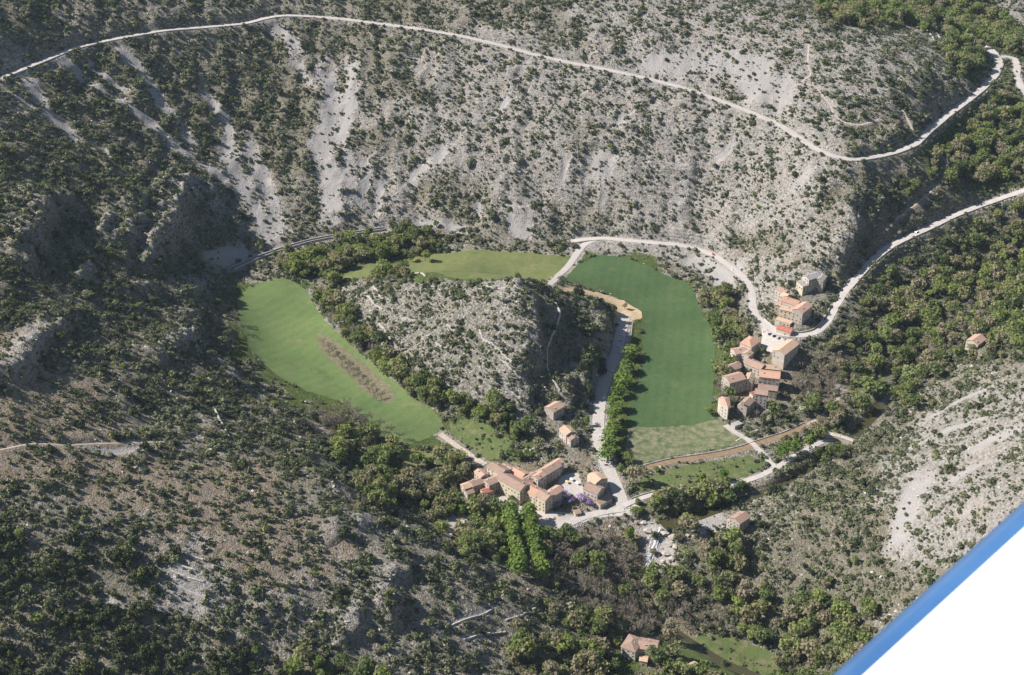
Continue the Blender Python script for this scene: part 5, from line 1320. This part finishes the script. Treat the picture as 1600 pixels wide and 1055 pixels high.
# statue on the hill
x, y, z = hit(811, 462, 1.5); z = float(bil(H, x, y))
root = empty('statue', (x, y, z)); tag(root, 'small white statue on a pedestal on the rocky hill top', 'statue')
M['white'] = flat_mat('white_stone', (.66, .65, .62), (.78, .77, .74), 1, 0)
mb = MB(); mb.box(-.8, .8, -.8, .8, -.8, .5); mb.box(-.55, .55, -.55, .55, .5, 1.6); mb.build('pedestal', M['white'], root)
mb = MB(); prev = None
for za, ra in ((1.6, .42), (2.4, .36), (3.0, .44), (3.35, .18), (3.5, .2), (3.75, .22), (3.95, .1)):
    if prev: mb.tube((0, 0, prev[0]), (0, 0, za), prev[1], ra, 10, 0, False)
    prev = (za, ra)
mb.tube((.3, 0, 3.0), (.15, -.4, 2.5), .13, .1, 6); mb.tube((-.3, 0, 3.0), (-.15, -.4, 2.5), .13, .1, 6)
mb.build('figure', M['white'], root)
# orange tent by the meadow
x, y, z = hit(653, 407, .8); z = float(bil(H, x, y)) + .15
mb = MB(); mb.add([(-2.2,-1.5,0),(2.2,-1.5,0),(2.2,1.5,0),(-2.2,1.5,0),(-2.0,0,2.0),(2.0,0,2.0)], [(0,1,5,4),(2,3,4,5),(1,2,5),(3,0,4),(3,2,1,0)])
o = mb.build('tent', flat_mat('orange_canvas', (.62, .11, .03), (.7, .15, .04), .5, .02)); o.location = (x, y, z); o.rotation_euler = (0, 0, .5)
tag(o, 'small bright orange tent at the edge of the meadow behind the hill', 'tent')
# terrace parasols in the courtyard
for i, (px, py, c, l) in enumerate(((874, 759, (.5, .05, .05), 'red parasol in the courtyard'), (893, 748, (.75, .74, .7), 'white parasol at the top of the courtyard'), (902, 754, (.72, .7, .66), 'white parasol at the right of the courtyard'), (886, 752, (.6, .45, .2), 'yellowish parasol in the middle of the courtyard'))):
    x, y, z = hit(px, py, 2.2); z = float(bil(H, x, y)) + .1
    root = empty('parasol', (x, y, z)); tag(root, l, 'parasol', 'parasols in the courtyard')
    keep_out.append((x, y, 1.5))
    mb = MB(); mb.tube((0, 0, 0), (0, 0, 2.7), .04, .04, 6); mb.tube((0, 0, 0), (0, 0, .12), .35, .3, 10); mb.build('pole', M['frame'], root)
    mb = MB(); mb.tube((0, 0, 2.1), (0, 0, 2.75), 1.6, .05, 8, 0, True); mb.build('canopy', flat_mat('parasol_cloth', c, tuple(min(1, v * 1.1) for v in c), 1, 0), root)

# ------------------------------------------------------------------ the aircraft's own wing, seen over its leading edge
def aircraft_wing():
    hgt = 1.6
    def at(px, py, h): 
        d = ray(px, py); t = h / -d[2]; return Vector((d[0] * t, d[1] * t, -h))
    P0, P1 = at(1272, 1058, hgt), at(1606, 757, hgt * .90)
    span = (P1 - P0).normalized(); up = Vector((0, 0, 1))
    aft = span.cross(up).normalized(); up = aft.cross(span).normalized()
    if aft.x < 0: aft = -aft
    up = aft.cross(span); up = up if up.z > 0 else -up
    # airfoil: (distance aft of the leading edge, height)
    prof = [(0, -.02), (.003, .004), (.010, .02), (.022, .034), (.04, .046), (.062, .055), (.1, .064), (.18, .076), (.3, .085), (.5, .09), (.75, .084), (1.0, .064), (1.25, .036), (1.45, .008), (1.45, 0), (1.2, -.012), (.8, -.036), (.4, -.062), (.15, -.066), (.05, -.055), (.015, -.04)]
    root = empty('aircraft_wing', (0, 0, CAM_H)); tag(root, 'white aircraft wing with a blue leading edge in the lower right corner', 'wing')
    stations = [-1.4, -.6, 0, .4, .8, 1.2, 1.8, 2.6, 3.6, 4.6]
    def strip(name, idx_, mat, lift=0.0):
        vs, fs = [], []
        for s in stations:
            for j in idx_:
                a, b = prof[j % len(prof)]
                vs.append(P0 + span * s + aft * a + up * (b + .02 - .055))
        k = len(idx_)
        for i in range(len(stations) - 1):
            for j in range(k - 1): fs.append((i*k+j, i*k+j+1, (i+1)*k+j+1, (i+1)*k+j))
        return link(name, mesh_from(name, vs, fs, [mat], smooth=True), root)
    white = paint('white_wing_paint', (.60, .61, .62), .35); blue = paint('blue_wing_paint', (.035, .10, .235), .28)
    for mat_, mottled in ((blue, (.05, .13, .28)),):
        t = NT(mat_.node_tree); n_ = t.noise(t.obj(), 6, 4); t.ln(t.ramp(n_, [(.35, (.032, .095, .225)), (.7, mottled)]), mat_.node_tree.nodes['Principled BSDF'].inputs['Base Color'])
    strip('leading_edge', [18, 19, 20, 0, 1, 2, 3, 4, 5], blue)
    strip('wing_skin', [5, 6, 7, 8, 9, 10, 11, 12, 13, 14, 15, 16, 17, 18], white)
    for nm, s in (('wing_root_rib', stations[0]), ('wing_tip', stations[-1])):
        link(nm, mesh_from(nm, [P0 + span * s + aft * a + up * (b - .035) for a, b in prof], [tuple(range(len(prof)))], [white]), root)
aircraft_wing()

# ------------------------------------------------------------------ scattered plants
def visible(x, y, z):
    """is a point seen from the camera over the ground?"""
    ok = np.ones(len(x), bool)
    for f in np.linspace(.006, .35, 60):
        ok &= bil(H, x * (1 - f), y * (1 - f)) < z + (CAM_H - z) * f
    return ok
KO = np.array(keep_out) if keep_out else np.zeros((0, 3))
def clear_of(x, y, extra=0.0):
    ok = np.ones(len(x), bool)
    for a, b, r in KO: ok &= (x - a) ** 2 + (y - b) ** 2 > (r + extra) ** 2
    return ok
def candidates(sp_):
    X, Y = np.meshgrid(np.arange(X0 - 60, X1 + 160, sp_), np.arange(Y0, Y1 + 420, sp_))
    x = (X + rng.uniform(-.5, .5, X.shape) * sp_).ravel(); y = (Y + rng.uniform(-.5, .5, X.shape) * sp_).ravel()
    z = bil(H, x, y)
    px, py, dep = project(x, y, z)
    m = (px > -70) & (px < 1670) & (py > -45) & (py < 1120)
    return x[m], y[m], z[m], px[m], py[m], dep[m]
LAND = [('mill house', 1156, 810), ('waterfall', 1025, 850), ('stone bridge', 1306, 684), ('church', 1160, 640), ('barn', 1228, 541), ('lone right hillside house', 1526, 529), ('lowest house', 1000, 1010),
 ('plane tree rows', 820, 845), ('gravel yard', 712, 818), ('cedar', 651, 757), ('round meadow', 655, 715), ('rocky hill top', 790, 455), ('orange tent', 653, 407), ('canal end', 380, 410), ('upper road bend', 1335, 250),
 ('hairpin', 1575, 90), ('far stone hut', 1570, 167), ('teal car', 1433, 363), ('huge yellowish tree', 1362, 602), ('trail end on the left slope', 318, 680), ('crag at the left edge', 70, 370), ('crag over the pale field', 290, 370),
 ('left slope terraces', 290, 905), ('spur terraces', 780, 980), ('spur crag', 625, 950), ('gully fan', 400, 310), ('big scree', 515, 220), ('top left corner', 0, 0), ('lower left corner', 0, 1055), ('bottom edge middle', 600, 1055),
 ('right slope scree', 1410, 810), ('aircraft wing', 1400, 960), ('far wood', 1500, 40), ('left edge middle', 0, 600), ('river pool', 1070, 815), ('valley road bend', 1200, 515), ('long cream house', 801, 750), ('car park', 945, 610), ('farm track', 885, 415),
 ('lowest outhouse', 1080, 1045), ('left slope crag line', 60, 550), ('pale field corner', 400, 580), ('village meadow', 740, 690), ('wooded road end', 1590, 305), ('left slope hollow', 450, 740), ('lower left oaks', 150, 960), ('tall gorge cypress', 963, 925), ('lower right meadow', 1140, 1025), ('left terrace oaks', 60, 880), ('oaks above the bottom edge', 300, 1000)]
def region(px, py):
    nm, lx, ly = min(LAND, key=lambda q: (q[1] - px) ** 2 + (q[2] - py) ** 2)
    dx, dy = px - lx, py - ly
    side = ('right of' if dx > 0 else 'left of') if abs(dx) > abs(dy) * 1.2 else ('below' if dy > 0 else 'above')
    return '%s the %s' % (side, nm)
RANK = ['largest'] + [w + ' largest' for w in 'second third fourth fifth sixth seventh eighth ninth tenth eleventh twelfth thirteenth fourteenth fifteenth sixteenth seventeenth eighteenth nineteenth twentieth'.split()] + ['twenty-%s largest' % w for w in 'first second third fourth fifth sixth seventh eighth ninth'.split()] + ['thirtieth largest'] + ['thirty-%s largest' % w for w in 'first second third fourth fifth sixth seventh eighth ninth'.split()]
def scatter(kind, obj_name, label, cat, sp_, dens, size, limit=300, lab='', thresh=1.0, coll=None):
    x, y, z, px, py, dep = candidates(sp_)
    clump = .58 + 1.5 * fbm(x / 23, y / 23, 3, 131 + len(kind)) + .6 * fbm(x / 6, y / 6, 2, 171)
    d = bil(dens, x, y) * np.clip(clump * 1.15, .08, 1.8)
    m = (rng.random(len(x)) < d * thresh) & clear_of(x, y)
    x, y, z, px, py, dep = [a[m] for a in (x, y, z, px, py, dep)]
    s = size(len(x), x, y)
    if kind in ('broadleaf', 'bare'): s = s * (.42 + .58 * sstep(.04, .3, bil(dens, x, y)))
    big = s * HT[kind] / dep
    vis = visible(x, y, z + s * HT[kind] * .6) & (px > 3) & (px < 1597) & (py > 3) & (py < 1052) & (px + py < 2340)
    order = np.argsort(-np.where(vis, big, 0))[:limit]
    order = order[vis[order]]
    seen = {}
    for i in order:                                   # largest first
        rg = region(px[i], py[i]); r_ = seen[rg] = seen.get(rg, -1) + 1
        plant(kind, x[i], y[i], s[i], s[i] * rng.uniform(.95, 1.08), '%s %s %s' % (RANK[r_] if r_ < len(RANK) else 'smaller', lab, rg), '%ss of the slopes and woods' % NAMES[kind].replace('_', ' '))
    rest = np.ones(len(x), bool); rest[order] = False
    x, y, z, s = x[rest], y[rest], z[rest], s[rest]
    k = len(x)
    me = bpy.data.meshes.new(obj_name)
    me.vertices.add(k); me.vertices.foreach_set('co', np.stack([x, y, z - .08], 1).astype(np.float32).ravel())
    ar = me.attributes.new('rot', 'FLOAT_VECTOR', 'POINT'); rr = np.zeros((k, 3), np.float32); rr[:, 2] = rng.uniform(0, 6.28, k); rr[:, :2] = rng.normal(0, .05, (k, 2)); ar.data.foreach_set('vector', rr.ravel())
    ar = me.attributes.new('scl', 'FLOAT_VECTOR', 'POINT'); ss = np.stack([s * rng.uniform(.85, 1.2, k), s * rng.uniform(.85, 1.2, k), s * rng.uniform(.8, 1.2, k)], 1).astype(np.float32); ar.data.foreach_set('vector', ss.ravel())
    o = link(obj_name, me)
    tag(o, label, cat, kind='stuff')
    col = coll or bpy.data.collections.new(kind + '_forms')
    if not len(col.objects):
        for mesh in joined(kind): col.objects.link(bpy.data.objects.new(NAMES[kind] + '_form', mesh))
    ng = bpy.data.node_groups.new('spread_' + kind, 'GeometryNodeTree')
    ng.interface.new_socket('Geometry', in_out='INPUT', socket_type='NodeSocketGeometry')
    ng.interface.new_socket('Geometry', in_out='OUTPUT', socket_type='NodeSocketGeometry')
    N = ng.nodes; gi = N.new('NodeGroupInput'); go = N.new('NodeGroupOutput')
    iop = N.new('GeometryNodeInstanceOnPoints'); ci = N.new('GeometryNodeCollectionInfo')
    ci.inputs['Collection'].default_value = col; ci.inputs['Separate Children'].default_value = True; ci.inputs['Reset Children'].default_value = True
    iop.inputs['Pick Instance'].default_value = True
    def attr(nm):
        a = N.new('GeometryNodeInputNamedAttribute'); a.data_type = 'FLOAT_VECTOR'; a.inputs['Name'].default_value = nm; return a.outputs['Attribute']
    ri = N.new('FunctionNodeRandomValue'); ri.data_type = 'INT'; ri.inputs[4].default_value = 0; ri.inputs[5].default_value = 97
    L = ng.links
    L.new(gi.outputs[0], iop.inputs['Points']); L.new(ci.outputs[0], iop.inputs['Instance'])
    L.new(ri.outputs[2], iop.inputs['Instance Index']); L.new(attr('rot'), iop.inputs['Rotation']); L.new(attr('scl'), iop.inputs['Scale'])
    L.new(iop.outputs[0], go.inputs[0])
    md = o.modifiers.new('spread', 'NODES'); md.node_group = ng
    print(kind, 'scattered', k, 'single', len(order))
def sz_tree(lo, hi, ref): return lambda k, x, y: (lo + (hi - lo) * rng.random(k) ** 1.6) / ref
scatter('broadleaf', 'far_wood', 'massed green broadleaf trees of the woods', 'wood', 5.8, leafD, sz_tree(7, 19, 10.2), 300, 'green leafy woodland tree', 1.3)
scatter('bare', 'bare_wood', 'massed leafless grey trees of the woods', 'wood', 4.8, bareD, sz_tree(7, 15, 9.5), 300, 'leafless grey brown woodland tree', 1.4)
scatter('oak', 'oak_wood', 'massed dark evergreen oaks on the slopes', 'wood', 5.6, oakD, sz_tree(4, 8.5, 6.2), 300, 'dark evergreen oak', 1.4)
def sz_shrub(k, x, y):
    return np.clip(np.exp(rng.normal(-.14, .56, k)), .42, 3.2)
scatter('shrub', 'scrub', 'countless low shrubs covering the limestone slopes', 'scrub', 2.0, np.clip(shrubD, 0, 1), sz_shrub, 300, 'dark scrub bush', 1.15)
PROTO['rock'] = [(boulder_mesh(50 + k, 'stone', .6, 12), None) for k in range(5)]
NAMES['rock'] = 'rock'; HT['rock'] = .8
rockD = np.clip(rough * (1.25 - .8 * screeA) * (.25 + .9 * rid), 0, 1) * soft
scatter('rock', 'rubble', 'loose limestone rubble scattered over the slopes', 'rubble', 3.4, rockD, lambda k, x, y: np.clip(np.exp(rng.normal(-.45, .5, k)), .3, 2.0), 0, 'rock', .55)

# ------------------------------------------------------------------ haze over the valley
mb = MB(); mb.box(-9800, 9800, -8600, 10900, -400, 760)
m = bpy.data.materials.new('valley_haze'); m.use_nodes = True
nt = m.node_tree; nt.nodes.remove(nt.nodes['Principled BSDF'])
pv = nt.nodes.new('ShaderNodeVolumePrincipled'); pv.inputs['Color'].default_value = (.70, .84, 1, 1); pv.inputs['Density'].default_value = 2.0e-5; pv.inputs['Anisotropy'].default_value = 0.0
nt.links.new(pv.outputs[0], nt.nodes['Material Output'].inputs['Volume'])
tag(mb.build('haze', m), 'thin pale blue haze filling the valley', 'haze', kind='stuff')
